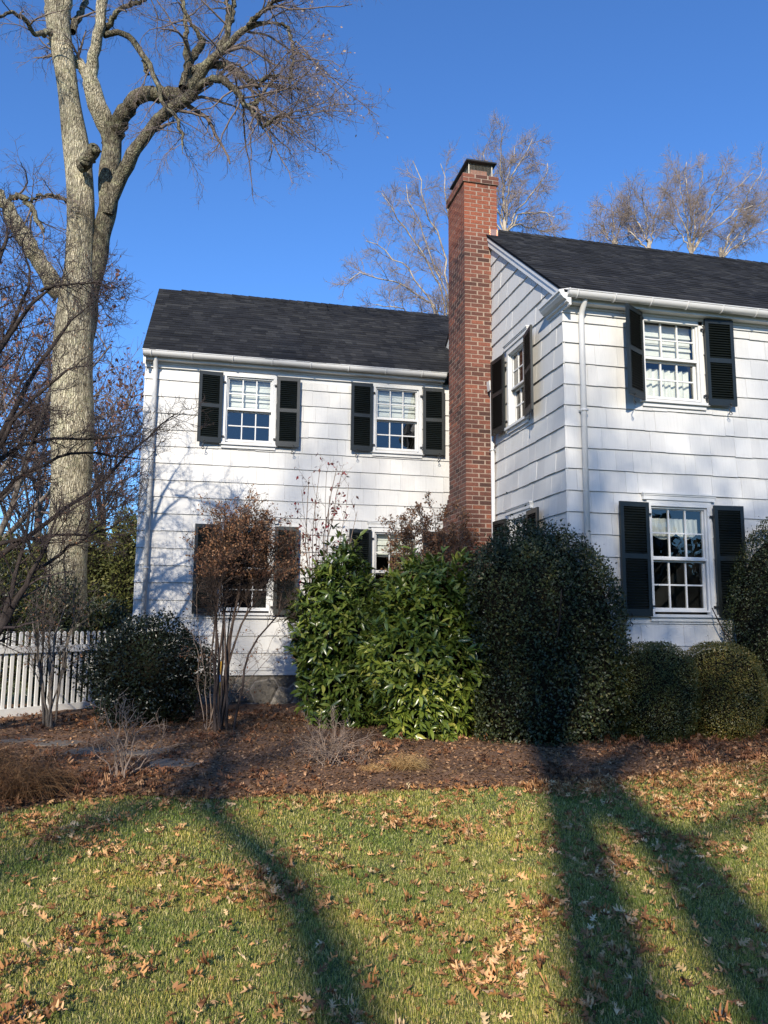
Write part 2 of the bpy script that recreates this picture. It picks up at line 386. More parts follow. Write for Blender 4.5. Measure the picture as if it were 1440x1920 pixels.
MAT['litter'] = m_leaf('fallen_oak_leaf', [(0, (.13, .055, .022)), (.35, (.32, .145, .055)), (.65, (.50, .255, .100)), (.88, (.62, .37, .18)), (1, (.68, .50, .29))], .55, .12, .3)
MAT['litterd'] = m_leaf('fallen_leaf_in_bed', [(0, (.07, .028, .014)), (.4, (.18, .075, .035)), (.8, (.32, .15, .07)), (1, (.50, .29, .16))], .6, .1, .3)
MAT['chip'] = m_leaf('mulch_chip', [(0, (.042, .021, .011)), (.5, (.145, .076, .039)), (.88, (.28, .158, .082)), (1, (.38, .24, .14))], .9, 0, .2)
MAT['straw'] = m_leaf('dry_grass_blade', [(0, (.09, .042, .018)), (.6, (.20, .10, .045)), (1, (.36, .21, .10))], .6, .2, .3)
MAT['straw_y'] = m_leaf('yellow_dry_grass', [(0, (.25, .13, .045)), (1, (.62, .42, .20))], .6, .2, .3)

# ------------------------------------------------------------------ ground
def sheet(name, xs, ys, zf, mat):
    X, Y = np.meshgrid(xs, ys); Z = zf(X, Y)
    V = np.stack([X, Y, Z], -1).reshape(-1, 3); nx, ny = len(xs), len(ys)
    i = (np.arange(ny-1)[:, None]*nx+np.arange(nx-1)[None]).ravel()
    return mesh_np(name, V, np.stack([i, i+1, i+nx+1, i+nx], -1), None, mat, None, True)
xs = np.concatenate([[-300, -120, -50, -25, -14], np.arange(-9, 14.01, .25), [18, 30, 60, 120, 300]])
ys = np.concatenate([[-300, -120, -50, -25, -12, -4, 0], np.arange(1, 13.01, .25), [16, 20, 30, 60, 120, 300]])
tag(sheet('lawn', xs, ys, lambda X, Y: gz(X, Y), MAT['lawn']), kind='structure')
EDGE = [onground(x, y)[:2] for x, y in ((0,1528),(130,1503),(250,1492),(400,1500),(550,1493),(700,1487),(850,1480),(1000,1475),(1150,1468),(1300,1447),(1440,1425))]
EDGE = np.array([(-9, 5.2), (-4, 5.6), (-2.2, 6.0)]+[tuple(e) for e in EDGE]+[(7, 7.3), (14, 7.6)])
def edge_y(x): return np.interp(x, EDGE[:, 0], EDGE[:, 1])
def wob(X, Y, s, k=0):
    return (np.sin(X*s+1.3*k)*np.cos(Y*s*1.13+.7*k)+.5*np.sin(X*s*2.3+Y*s*1.9+k)+.35*np.cos(X*s*4.1-Y*s*3.7+2*k))/1.85
bx = np.arange(-9, 14.01, .06); bt = np.linspace(0, 1, 110)
BX, BT = np.meshgrid(bx, bt); BY = edge_y(BX)+.025*wob(BX, BX, 9)*(1-BT)+(12.8-edge_y(BX))*BT**1.1
rise = np.clip((BY-edge_y(BX))/.35, 0, 1)
def mulch_h(x, y):
    r = np.clip((y-edge_y(x))/.35, 0, 1); return gz(x, y)+.006+r*(.03+.022*wob(x, y, 2.1, 1)+.008*wob(x, y, 9, 3))
BZ = mulch_h(BX, BY)+rise*rng.normal(0, .004, BX.shape)
nx, ny = len(bx), len(bt); i = (np.arange(ny-1)[:, None]*nx+np.arange(nx-1)[None]).ravel()
tag(mesh_np('mulch_bed', np.stack([BX, BY, BZ], -1).reshape(-1, 3), np.stack([i, i+1, i+nx+1, i+nx], -1), None, MAT['mulch'], None, True), kind='structure')

# grass blades
def in_lawn(n, y0, y1, margin):
    y = rng.uniform(y0, y1, n); x = rng.uniform(-.30*y-margin, .86*y+margin)
    return x, y
def blades(n, y0, y1, hmean, w, margin):
    x, y = in_lawn(n, y0, y1, margin); k = (y < edge_y(x)+rng.normal(0, .03, n)); x, y = x[k], y[k]; n = len(x)
    cl = wob(x, y, 7, 5)*.25+wob(x, y, 2, 2)*.2
    h = hmean*(1+cl)*rng.uniform(.5, 1.35, n); a = rng.uniform(0, 2*pi, n); lean = rng.uniform(.15, 1.0, n)
    d = np.stack([np.cos(a), np.sin(a), 0*a], 1); s = np.stack([-np.sin(a), np.cos(a), 0*a], 1)
    b = np.stack([x, y, gz(x, y)-.004], 1); up = np.array([0, 0, 1.])
    m = b+up*(h*.62)[:, None]+d*(h*lean*.28)[:, None]; t = b+up*(h*(1-.3*lean))[:, None]+d*(h*lean*.95)[:, None]
    ww = (w*rng.uniform(.7, 1.3, n))[:, None]*s
    V = np.stack([b-ww, b+ww, m+ww*.8, m-ww*.8, t], 1).reshape(-1, 3); o = np.arange(n)*5
    return V, np.stack([o, o+1, o+2, o+3], 1), np.stack([o+3, o+2, o+4], 1)
A = Acc()
for args in ((165000, 2.3, 3.6, .024, .0011, .5), (170000, 3.6, 5.0, .025, .0014, .5), (150000, 5.0, 6.9, .026, .0020, .5), (9000, 6.6, 7.6, .04, .003, .3)):
    A.add(*blades(*args))
tag(A.build('grass', MAT['grass'], smooth=False), 'short green and straw coloured turf grass', 'grass', kind='stuff')

# fallen leaves
def leaf_litter(name, x, y, z, size, mat, seed, label):
    rg = np.random.default_rng(seed); n = len(x); A = Acc(); kinds = 40
    k = rg.integers(0, kinds, n)
    for j in range(kinds):
        s = k == j; m = int(s.sum())
        if not m: continue
        t = oakleaf(rg)
        if j % 5 == 3: t = ([(p[0]*rg.uniform(.3, .6), p[1], p[2]+abs(p[0])*rg.uniform(.8, 2.2)) for p in t[0]], None, t[2])
        a = rg.uniform(0, 2*pi, m); f = np.stack([np.cos(a), np.sin(a), rg.normal(0, .30, m)], 1)
        nr = np.stack([rg.normal(0, .55, m), rg.normal(0, .55, m), np.ones(m)], 1)
        A.add(*scatter(t[0], t[1], t[2], np.stack([x[s], y[s], z[s]], 1), f, nr, size[s]))
    return tag(A.build(name, mat, smooth=False), label, 'fallen leaves', kind='stuff')
def clumpy(n, gen, s, thr, k):
    X = []; Y = []
    c = 0
    while c < n:
        x, y = gen(n*2); q = wob(x, y, s, k)+.6*wob(x, y, s*3.1, k+4)
        keep = rng.random(len(x)) < 1/(1+np.exp(-(q-thr)*6)); X.append(x[keep]); Y.append(y[keep]); c += keep.sum()
    return np.concatenate(X)[:n], np.concatenate(Y)[:n]
x, y = clumpy(6000, lambda n: in_lawn(n, 2.4, 7.2, .8), 2.6, .45, 3)
x2, y2 = in_lawn(2900, 2.4, 7.2, .8); x = np.r_[x, x2]; y = np.r_[y, y2]
x3 = rng.uniform(2.6, 7.5, 2200); y3 = edge_y(x3)-np.abs(rng.normal(0, .42, 2200))*np.clip((x3-2)/2, .3, 1.3); x = np.r_[x, x3]; y = np.r_[y, y3]
x4 = rng.uniform(-2.5, 3, 260); y4 = edge_y(x4)-np.abs(rng.normal(0, .25, 260)); x = np.r_[x, x4]; y = np.r_[y, y4]
k = y < edge_y(x)+.05; x, y = x[k], y[k]
leaf_litter('fallen_leaves', x, y, gz(x, y)+rng.uniform(.008, .032, len(x)), .022+.056*rng.random(len(x))**1.5, MAT['litter'], 21, 'curled tan and rust oak leaves strewn over the lawn')
def bedgen(n):
    xx = rng.uniform(-4.5, 9, n); return xx, edge_y(xx)+rng.random(n)**1.3*(12.2-edge_y(xx))
x, y = clumpy(3000, bedgen, 2.2, .5, 8)
x2 = rng.uniform(4.2, 8.5, 900); y2 = rng.uniform(0, 1, 900)*(8.4-edge_y(x2))+edge_y(x2); x = np.r_[x, x2]; y = np.r_[y, y2]
x3 = rng.uniform(-2.6, -.2, 700); y3 = rng.uniform(6.1, 7.2, 700); x = np.r_[x, x3]; y = np.r_[y, y3]
x4 = rng.uniform(-4, 2, 700); y4 = rng.normal(10.8, .5, 700); x = np.r_[x, x4]; y = np.r_[y, y4]
k = (y > edge_y(x)) & (y < 12.3); x, y = x[k], y[k]
leaf_litter('bed_leaves', x, y, mulch_h(x, y)+rng.uniform(.004, .03, len(x)), rng.uniform(.035, .095, len(x)), MAT['litterd'], 22, 'brown oak leaves scattered over the dark mulch bed')
n = 60000; x = rng.uniform(-3, 7.5, n); y = edge_y(x)+rng.random(n)**1.4*(10.8-edge_y(x))
a = rng.uniform(0, 2*pi, n); f = np.stack([np.cos(a), np.sin(a), rng.normal(0, .3, n)], 1); nr = np.stack([rng.normal(0, .5, n), rng.normal(0, .5, n), np.ones(n)], 1)
A = Acc(); A.add(*scatter(*LEAF_CARD, np.stack([x, y, mulch_h(x, y)+rng.uniform(-.002, .012, n)], 1), f, nr, rng.uniform(.008, .034, n)))
tag(A.build('mulch_chips', MAT['chip'], smooth=False), 'shredded dark brown bark chips covering the planting bed', 'mulch', kind='stuff')

# stepping stones
def stone(cx, cy, rx, ry, label, seed, rot=0):
    rg = np.random.default_rng(seed); n = 11; a = np.sort(np.arange(n)*2*pi/n+rg.uniform(-.2, .2, n)); r = rg.uniform(.82, 1.1, n)
    zt = float(mulch_h(cx, cy))+.010; P = []
    for s, zz in ((1.0, zt-.06), (1.0, zt-.008), (.97, zt)):
        for k in range(n):
            px, py = cos(a[k])*r[k]*rx*s, sin(a[k])*r[k]*ry*s
            P.append((px*cos(rot)-py*sin(rot), px*sin(rot)+py*cos(rot), zz-zt))
    F = [(l*n+i, l*n+(i+1) % n, (l+1)*n+(i+1) % n, (l+1)*n+i) for l in range(2) for i in range(n)]+[tuple(2*n+i for i in range(n))]
    mb = MB(); mb.add(P, F); o = mb.build('stepping_stone', MAT['slate'], loc=(cx, cy, zt))
    return tag(o, label, 'stepping stone', 'flagstones set in the mulch')
for (px, py, rx, ry, lab, sd) in ((334,1438,.30,.26,'large pale flagstone lying nearest the middle of the bed, right of the small bare bush', 1),
    (285,1418,.28,.16,'narrow flagstone half hidden behind the branches of the small bare bush', 2),
    (178,1414,.30,.22,'shaded flagstone left of the bare bush, in front of the dark holly', 3),
    (112,1402,.26,.18,'flagstone in shade between the fence and the dry ornamental grass', 4),
    (28,1398,.34,.16,'flagstone at the left edge of the photo below the picket fence', 5)):
    g = onground(px, py); stone(g[0], g[1], rx, ry, lab, sd, .2)
# ------------------------------------------------------------------ the house
EX = .265
XG, YF, YL, XL = 4.2135, 8.642, 12.455, -1.04
house = empty('white_house', (XG, YF, .13))
HO = np.array([XG, YF, .13])
tag(house, 'white shake sided two storey house with black shutters, dark roof and brick chimney', 'house')
def hloc(p): return tuple(np.array(p, float)-HO)
def hb(mb, name, mat, parent=None, **kw):       # mesh written in world coordinates, child of the house
    mb.v = [tuple(np.array(p)-HO) for p in mb.v]
    return mb.build(name, mat, house if parent is None else parent, **kw)
def clip(poly, a, b, c):                          # keep a*u + b*z <= c
    out = []; n = len(poly)
    for i in range(n):
        p, q = poly[i], poly[(i+1) % n]; dp, dq = a*p[0]+b*p[1]-c, a*q[0]+b*q[1]-c
        if dp <= 0: out.append(p)
        if (dp < 0 < dq) or (dq < 0 < dp):
            t = dp/(dp-dq); out.append((p[0]+(q[0]-p[0])*t, p[1]+(q[1]-p[1])*t))
    return out
def siding(name, org, u, n, u0, u1, ztop_line, zbot, ztop, holes, seed, cuts=()):
    """lapped shakes on a wall: org + u*along + n*outwards"""
    rg = np.random.default_rng(seed); mb = MB(); org = np.array(org, float); u = np.array(u, float); n = np.array(n, float)
    z = ztop_line+EX*math.ceil((ztop-ztop_line)/EX)
    def P(a, zz, o): return tuple(org+u*a+n*o+np.array([0, 0, zz])-HO)
    while z > zbot+.01:
        zt, zb = z, z-EX; a = u0
        wav = rg.normal(0, .0022, 400); ph = rg.uniform(0, 6)
        while a < u1-.001:
            w = rg.uniform(.13, .36); b = min(a+w, u1)
            if u1-b < .07: b = u1
            gap = .0010; zj = zb+rg.normal(0, .0020)+.003*sin(a*3+ph); off = rg.normal(0, .0015)
            rects = [(a+gap, b-gap, zj, zt)]
            for (h0, h1, k0, k1) in holes:
                nr = []
                for (p, q, r, s) in rects:
                    if q <= h0 or p >= h1 or s <= k0 or r >= k1: nr.append((p, q, r, s)); continue
                    if p < h0: nr.append((p, h0, r, s))
                    if q > h1: nr.append((h1, q, r, s))
                    pp, qq = max(p, h0), min(q, h1)
                    if r < k0: nr.append((pp, qq, r, k0))
                    if s > k1: nr.append((pp, qq, k1, s))
                rects = nr
            for (p, q, r, s) in rects:
                if q-p < .004 or s-r < .004: continue
                poly = [(p, r), (q, r), (q, min(s, ztop)), (p, min(s, ztop))]
                for (ca, cb, cc) in cuts: 
                    poly = clip(poly, ca, cb, cc)
                    if len(poly) < 3: break
                if len(poly) < 3: continue
                m = len(poly)
                def o_(zz): return .007+.019*(zt-zz)/EX+off
                v = [P(x, zz, o_(zz)) for x, zz in poly]+[P(x, zz, 0.0) for x, zz in poly]
                mb.add(v, [tuple(range(m))]+[(i, m+i, m+(i+1) % m, (i+1) % m) for i in range(m)])
            a = b
        z -= EX
    return mb.build(name, MAT['shake'], house)

WIN = {}
def win_hole(c, z0, z1, w): return (c-w/2-.055, c+w/2+.055, z0-.05, z1+.06)
ZU0, ZU1, ZL0, ZL1 = 4.25, 5.31, 1.58, 2.875
front_w = [(5.69, ZU0, ZU1, .78), (5.69, ZL0, ZL1, .78), (9.2, ZU0, ZU1, .78), (9.2, ZL0, ZL1, .78)]
left_w = [(.57, ZU0, ZU1, .74), (3.01, ZU0, ZU1, .74), (.60, ZL0, ZL1, .74), (3.01, ZL0, ZL1, .74)]
gab_w = [(10.07, ZU0, ZU1, .64), (10.07, ZL0, ZL1, .64)]
XR = 12.5
EAVE_Z, RY, RZ = 5.46, 11.5, 7.83
SL = (RZ-EAVE_Z)/(RY-8.42)
def rake_z(y): return EAVE_Z+SL*(y-8.42) if y < RY else RZ-SL*(y-RY)
siding('front_siding', (0, YF, 0), (1, 0, 0), (0, -1, 0), XG-.022, XR, 5.149, .63, 5.27, [win_hole(*w) for w in front_w], 1)
# gable wall, along -Y so that the outward normal is -X : u = distance from the front corner
def gh(c, z0, z1, w): h = win_hole(c, z0, z1, w); return (h[0]-YF, h[1]-YF, h[2], h[3])
GH = [gh(*w) for w in gab_w]
for (ga, gb) in ((-.022, 11.10-YF), (11.885-YF, 14.36-YF)): siding('gable_siding', (XG, YF, 0), (0, 1, 0), (-1, 0, 0), ga, gb, 5.149, .63, 7.7, GH, 2,
       cuts=((-SL, 1, EAVE_Z-.10-SL*(8.42-YF)), (SL, 1, RZ-.10+SL*(RY-YF))))
siding('rear_wing_siding', (0, YL, 0), (1, 0, 0), (0, -1, 0), XL-.022, XG-.03, 5.175, .665, 5.30, [win_hole(*w) for w in left_w], 3)
siding('wing_end_siding', (XL, YL, 0), (0, 1, 0), (-1, 0, 0), -.022, 5.3, 5.175, .665, 7.55, [], 4,
       cuts=((-.77, 1, 5.48-.77*(-.26)), (.77, 1, 7.62+.77*(15.0-YL))))
# sheathing behind the shakes with real openings: strips round the holes
def sheath(mb, kind, c0, c1, z0, z1, holes, cst):
    rects = [(c0, c1, z0, z1)]
    for (h0, h1, k0, k1) in holes:
        nr = []
        for (p, q, r, s) in rects:
            if q <= h0 or p >= h1 or s <= k0 or r >= k1: nr.append((p, q, r, s)); continue
            if p < h0: nr.append((p, h0, r, s))
            if q > h1: nr.append((h1, q, r, s))
            pp, qq = max(p, h0), min(q, h1)
            if r < k0: nr.append((pp, qq, r, k0))
            if s > k1: nr.append((pp, qq, k1, s))
        rects = nr
    for (p, q, r, s) in rects:
        if kind == 'y': mb.box(p, q, cst, cst+.10, r, s)
        else: mb.box(cst, cst+.10, p, q, r, s)
mb = MB()
sheath(mb, 'y', XG, XR, .62, 5.45, [win_hole(*w) for w in front_w], YF+.001)
sheath(mb, 'x', YF+.101, 14.3, .62, 5.45, [win_hole(*w) for w in gab_w], XG+.001)
mb.prism([(8.75, 5.452), (14.25, 5.452), (RY, RZ-.13)], XG+.002, XG+.10, 0)
sheath(mb, 'y', XL+.002, XG-.002, .655, 5.45, [win_hole(*w) for w in left_w], YL+.001)
mb.box(XL+.003, XL+.1, YL+.102, 17.6, .66, 5.45); mb.prism([(12.6, 5.452), (17.5, 5.452), (15.0, 7.55)], XL+.004, XL+.10, 0)
mb.box(XL, XG+2, 17.602, 17.7, .2, 5.5); mb.box(XG+.1, XR, 14.2, 14.3, .2, 5.45); mb.box(XR-.1, XR-.002, YF+.11, 14.19, .2, 5.45)
hb(mb, 'wall', MAT['trim'])
mb = MB(); mb.box(XL+.02, XG-.01, YL+.01, YL+.3, -.2, .654); hb(mb, 'stone_foundation', MAT['stone'])
mb = MB(); mb.box(XG+.015, XR, YF+.015, YF+.3, -.2, .619); mb.box(XG+.016, XG+.3, YF+.31, 12.44, -.2, .618); hb(mb, 'front_foundation', MAT['stone'])
mb = MB(); mb.box(XL-.02, XG-.03, YL-.03, YL+.012, .60, .664)
hb(mb, 'sill_board', MAT['trim'])

def roof_slab(name, x0, x1, y_e, z_e, y_r, z_r, seed, expo=.125):
    """courses of shingle tabs on a thin deck; runs from eave (y_e,z_e) to ridge (y_r,z_r)"""
    rg = np.random.default_rng(seed); mb = MB()
    dy, dz = y_r-y_e, z_r-z_e; Ls = math.hypot(dy, dz); ty, tz = dy/Ls, dz/Ls; ny, nz = (-tz, ty) if dy > 0 else (tz, -ty)
    if nz < 0: ny, nz = -ny, -nz
    def P(x, s, o): return (x, y_e+ty*s+ny*o, z_e+tz*s+nz*o)
    a, b = [P(x0, 0, -.035), P(x1, 0, -.035), P(x1, Ls, -.035), P(x0, Ls, -.035)], [P(x0, 0, 0), P(x1, 0, 0), P(x1, Ls, 0), P(x0, Ls, 0)]
    mb.add(a+b, [(0,3,2,1),(4,5,6,7),(0,1,5,4),(1,2,6,5),(2,3,7,6),(3,0,4,7)])
    s = -.015
    while s < Ls:
        x = x0-.012; e = min(s+expo*1.15, Ls); lo = .010
        while x < x1+.012:
            w = rg.choice([.09, .14, .19, .25, .12]) * rg.uniform(.85, 1.15); x2 = min(x+w, x1+.012)
            th = .011 if rg.random() < .5 else .0065
            th += rg.uniform(0, .0015); ds = rg.normal(0, .002)
            v = [P(x, s+ds, th), P(x2, s+ds, th), P(x2, e, .002), P(x, e, .002), P(x, s+ds, 0.0), P(x2, s+ds, 0.0)]
            mb.add(v, [(0,1,2,3), (0,4,5,1), (0,3,4), (1,5,2)])
            x = x2
        s += expo
    return hb(mb, name, MAT['roof'])
r1 = roof_slab('roof', 4.13, XR+.1, 8.40, EAVE_Z-.01, RY, RZ, 1)
r1b = roof_slab('roof', 4.13, XR+.1, 14.62, EAVE_Z-.01, RY+.002, RZ, 2, .25)
r2 = roof_slab('roof', -1.085, 5.6, 12.17, 5.565, 15.0, 7.745, 3)
r2b = roof_slab('roof', -1.085, 7.6, 17.83, 5.565, 15.002, 7.745, 4, .25)
def ridge(x0, x1, y, z, parent):
    mb = MB(); rg = np.random.default_rng(3); x = x0
    while x < x1:
        x2 = min(x+.16, x1); h = .028+.006*rg.random()
        v = [(x, y-.13, z-.10+h), (x, y, z+h), (x, y+.13, z-.10+h), (x2+.02, y+.13, z-.10+h-.010), (x2+.02, y, z+h-.010), (x2+.02, y-.13, z-.10+h-.010)]
        v += [(p[0], p[1], p[2]-.012) for p in v]
        mb.add(v, [(0,1,4,5),(1,2,3,4),(6,11,10,7),(7,10,9,8),(0,5,11,6),(2,8,9,3),(0,6,7,1),(1,7,8,2),(5,4,10,11),(4,3,9,10)]); x = x2
    mb.v = [tuple(np.array(p)-HO) for p in mb.v]
    return mb.build('ridge_cap', MAT['roof'], parent)
ridge(4.34, XR, RY, RZ, r1); ridge(-.68, 4.50, 15.0, 7.745, r2)

# eaves: fascia, frieze, soffit, gutters, downspouts
def eave(x0, x1, yw, ze, hang):
    mb = MB(); mb.box(x0, x1, yw-.165, yw-.145, ze-.15, ze-.02)              # fascia
    mb.box(x0, x1, yw-.144, yw-.02, ze-.148, ze-.128)                         # soffit
    mb.box(x0+.02, x1, yw-.040, yw-.002, ze-.235, ze-.1495)                   # frieze board
    mb.box(x0+.02, x1, yw-.062, yw-.0405, ze-.178, ze-.1495)
    hb(mb, 'fascia', MAT['trim'])
    R_ = .062; prof = []; cy, cz = yw-.232, ze-.045
    for k in range(15):
        a = pi+k*pi/14; prof.append((cy+R_*cos(a), cz+R_*1.12*sin(a)))
    inner = [(cy+(p-cy)*.93, cz+.001+(q-cz)*.93) for p, q in prof[::-1]]
    prof = prof+inner
    mb = MB(); n = len(prof)
    v = [(x0, p, q) for p, q in prof]+[(x1, p, q) for p, q in prof]
    f = [(i, (i+1) % n, n+(i+1) % n, n+i) for i in range(n)]
    mb.add(v, f); h = len(prof)//2
    for xx in (x0, x1-.004):                                                  # end caps
        mb.prism([(p, q) for p, q in prof[:h]], xx-.002, xx+.004, 0)
    mb.tube([(x0-.01, cy-R_-.001, cz+.004), (x1, cy-R_-.001, cz+.004)], .0085, 8)
    g = hb(mb, 'gutter', MAT['gutter'], smooth=False)
    x = x0+.12
    while x < x1:
        m2 = MB(); V, Q = tubes(np.array([[(x+.0*k, cy+(R_+.006)*cos(pi+k*pi/10), cz+(R_+.006)*1.12*sin(pi+k*pi/10)) for k in range(11)]]), np.full((1, 11), .009), 6)
        m2.add(V.tolist(), Q.tolist()); m2.v = [tuple(np.array(p)-HO) for p in m2.v]
        m2.build('hanger', MAT['gutter'], g, smooth=True); x += hang
eave(4.16, XR, YF, 5.495, .50); eave(-1.085, 3.80, YL, 5.60, .62)
def downspout(x, y, z1, yg, name='downspout', r=.036):
    mb = MB(); mb.tube([(x, yg, z1+.06), (x, yg+.02, z1), (x, y-.02, z1-.09), (x, y, z1-.16), (x, y, .3)] if yg else [(x, y, z1), (x, y, .25)], r, 14)
    for z in (4.0, 2.2): mb.box(x-r-.004, x+r+.004, y-r-.004, y+r+.03, z, z+.025)
    return hb(mb, name, MAT['gutter'], smooth=True)
downspout(4.42, YF-.075, 5.36, YF-.19); downspout(-.90, YL-.075, 5.46, YL-.18)
ds = downspout(4.145, 10.98, 4.95, None, r=.030)
mb = MB(); mb.prism([(-.05, 0), (.05, 0), (.065, .10), (.065, .15), (-.065, .15), (-.065, .10)], -.055, .055, 1)
mb.v = [tuple(np.array(p)+np.array([4.145, 10.98, 4.93])-HO) for p in mb.v]; mb.build('leader_head', MAT['gutter'], ds)
# rake boards and the cornice return
for (ya, yb) in ((8.50, RY), (14.5, RY)):
    za, zb = rake_z(ya)-.04, rake_z(yb)-.04; rk = None
    for (x0, x1, d0, d1, nm) in ((4.150, 4.211, 0, .15, 'rake_board'), (4.135, 4.149, 0, .055, 'crown_moulding')):
        mb = MB(); v = [(x0, ya, za-d1), (x0, yb, zb-d1), (x0, yb, zb-d0), (x0, ya, za-d0), (x1, ya, za-d1), (x1, yb, zb-d1), (x1, yb, zb-d0), (x1, ya, za-d0)]
        mb.add(v, [(0,1,2,3),(4,7,6,5),(0,4,5,1),(1,5,6,2),(2,6,7,3),(3,7,4,0)]); hb(mb, nm, MAT['trim'])
mb = MB(); za, zb = 5.50, 7.68
mb.add([(x, y, z) for x in (-1.078, -1.045) for y, z in ((12.25, za-.14), (15.0, zb-.14), (15.0, zb), (12.25, za))], [(0,1,2,3),(4,7,6,5),(0,4,5,1),(1,5,6,2),(2,6,7,3),(3,7,4,0)])
hb(mb, 'rake_board', MAT['trim'])
mb = MB()
prof = [(4.212, 5.28), (4.185, 5.28), (4.180, 5.31), (4.150, 5.32), (4.150, 5.345), (4.11, 5.365), (4.075, 5.40), (4.065, 5.43), (4.050, 5.435), (4.050, 5.46), (4.212, 5.50)]
mb.prism(prof, 8.41, 9.02, 1)
hb(mb, 'cornice_return', MAT['trim'])

# ---- windows and shutters
def window(c, z0, z1, w, face, blind=.0, curtain=False, swag=False):
    h = z1-z0; W2 = w/2
    if face == 'front': loc, rz = (c, YF, z0), 0.0
    elif face == 'left': loc, rz = (c, YL, z0), 0.0
    else: loc, rz = (XG, c, z0), -pi/2
    loc = hloc(loc); cw = .055
    mb = MB()                                       # casing
    mb.box(-W2-cw, -W2, -.040, .06, -.03, h); mb.box(W2, W2+cw, -.040, .06, -.03, h)
    mb.box(-W2-cw, W2+cw, -.041, .06, h+.0005, h+.075)
    mb.box(-W2-cw-.05, W2+cw+.05, -.058, .0, h+.076, h+.145); mb.box(-W2-cw-.065, W2+cw+.065, -.078, .0, h+.1455, h+.165); mb.box(-W2-cw-.058, W2+cw+.058, -.068, .0, h+.128, h+.145)
    win = mb.build('window', MAT['trim'], house, loc=loc, rotz=rz)
    mb = MB(); mb.box(-W2-cw-.03, W2+cw+.03, -.085, .05, -.065, -.0305); mb.box(-W2-cw, W2+cw, -.050, .0, -.115, -.0655); mb.build('sill', MAT['trim'], win)
    mb = MB()                                       # storm frame
    t = .022
    for (a, b, c_, d) in ((-W2, -W2+t, 0, h), (W2-t, W2, 0, h)): mb.box(a+.0005, b-.0005, -.010, .012, c_+.001, d-.001)
    mb.box(-W2+t, W2-t, -.010, .012, .0005, t); mb.box(-W2+t, W2-t, -.010, .012, h-t, h-.0005); mb.box(-W2+t, W2-t, -.008, .012, h*.5-.014, h*.5+.014)
    mb.build('storm_frame', MAT['trim'], win)
    for up in (1, 0):
        a0, a1 = (h*.5+.001, h-.001) if up else (.001, h*.5-.001)
        y0 = .018 if up else .052; y1 = y0+.030; st = .042; mb = MB()
        mb.box(-W2+.001, -W2+st, y0, y1, a0, a1); mb.box(W2-st, W2-.001, y0, y1, a0, a1)
        mb.box(-W2+st, W2-st, y0, y1, a0, a0+(.03 if up else .05)); mb.box(-W2+st, W2-st, y0, y1, a1-.035, a1)
        gw, g0, g1 = w-2*st, a0+(.03 if up else .05), a1-.035
        for k in (1, 2): xx = -gw/2+gw*k/3; mb.box(xx-.009, xx+.009, y0+.003, y1-.003, g0, g1)
        zz = (g0+g1)/2; 
        for k in range(3): mb.box(-gw/2+gw*k/3+(.009 if k else 0), -gw/2+gw*(k+1)/3-(.009 if k < 2 else 0), y0+.004, y1-.004, zz-.009, zz+.009)
        mb.build('sash', MAT['trim'], win)
        mb = MB(); mb.add([(-W2+st, y0+.016, g0), (W2-st, y0+.016, g0), (W2-st, y0+.016, g1), (-W2+st, y0+.016, g1)], [(0, 1, 2, 3)])
        mb.build('pane', MAT['glass'], win)
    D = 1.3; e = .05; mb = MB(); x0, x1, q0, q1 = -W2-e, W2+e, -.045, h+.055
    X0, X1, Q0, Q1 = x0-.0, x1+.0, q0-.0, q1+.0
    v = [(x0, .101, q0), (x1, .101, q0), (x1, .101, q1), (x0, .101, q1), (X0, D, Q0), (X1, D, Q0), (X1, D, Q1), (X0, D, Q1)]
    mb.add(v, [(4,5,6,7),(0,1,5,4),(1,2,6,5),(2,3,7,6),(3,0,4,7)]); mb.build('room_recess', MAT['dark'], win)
    if blind:
        mb = MB(); z = h-.03; y = .13; k = 0; rg = np.random.default_rng(int(c*100))
        while z > h*(1-blind):                       # folded roman shade
            z2 = max(z-.085, h*(1-blind)); b = .012+.02*(k % 2)
            mb.add([(-W2+.03, y, z), (W2-.03, y, z), (W2-.03, y-b, z2), (-W2+.03, y-b, z2)], [(0, 1, 2, 3)]); z = z2; k += 1
            mb.add([(-W2+.03, y-b, z2), (W2-.03, y-b, z2), (W2-.03, y, z2), (-W2+.03, y, z2)], [(0, 1, 2, 3)])
        mb.build('blind', MAT['blind'], win)
    if swag:
        mb = MB(); n = 14; zt = h*.90
        for (a, b, dz) in ((-W2+.04, .06, .16), (.02, W2-.05, .15)):
            for k in range(n):
                s0, s1 = k/n, (k+1)/n; xa, xb = a+(b-a)*s0, a+(b-a)*s1
                l0, l1 = zt-.17-dz*4*s0*(1-s0)*.6, zt-.17-dz*4*s1*(1-s1)*.6
                mb.add([(xa, .13+.02*sin(k*2.1), zt), (xb, .13+.02*sin((k+1)*2.1), zt), (xb, .11, l1), (xa, .11, l0)], [(0, 1, 2, 3)])
        mb.build('valance', MAT['blind'], win, smooth=True)
    if curtain:
        mb = MB(); n = 30
        for k in range(n):
            xa, xb = -W2+.03+(w-.06)*k/n, -W2+.03+(w-.06)*(k+1)/n
            mb.add([(xa, .16+.022*sin(k*1.7), .02), (xb, .16+.022*sin((k+1)*1.7), .02), (xb, .16+.022*sin((k+1)*1.7), h*.42), (xa, .16+.022*sin(k*1.7), h*.42)], [(0, 1, 2, 3)])
        mb.build('curtain', MAT['blind'], win, smooth=True)
    return win
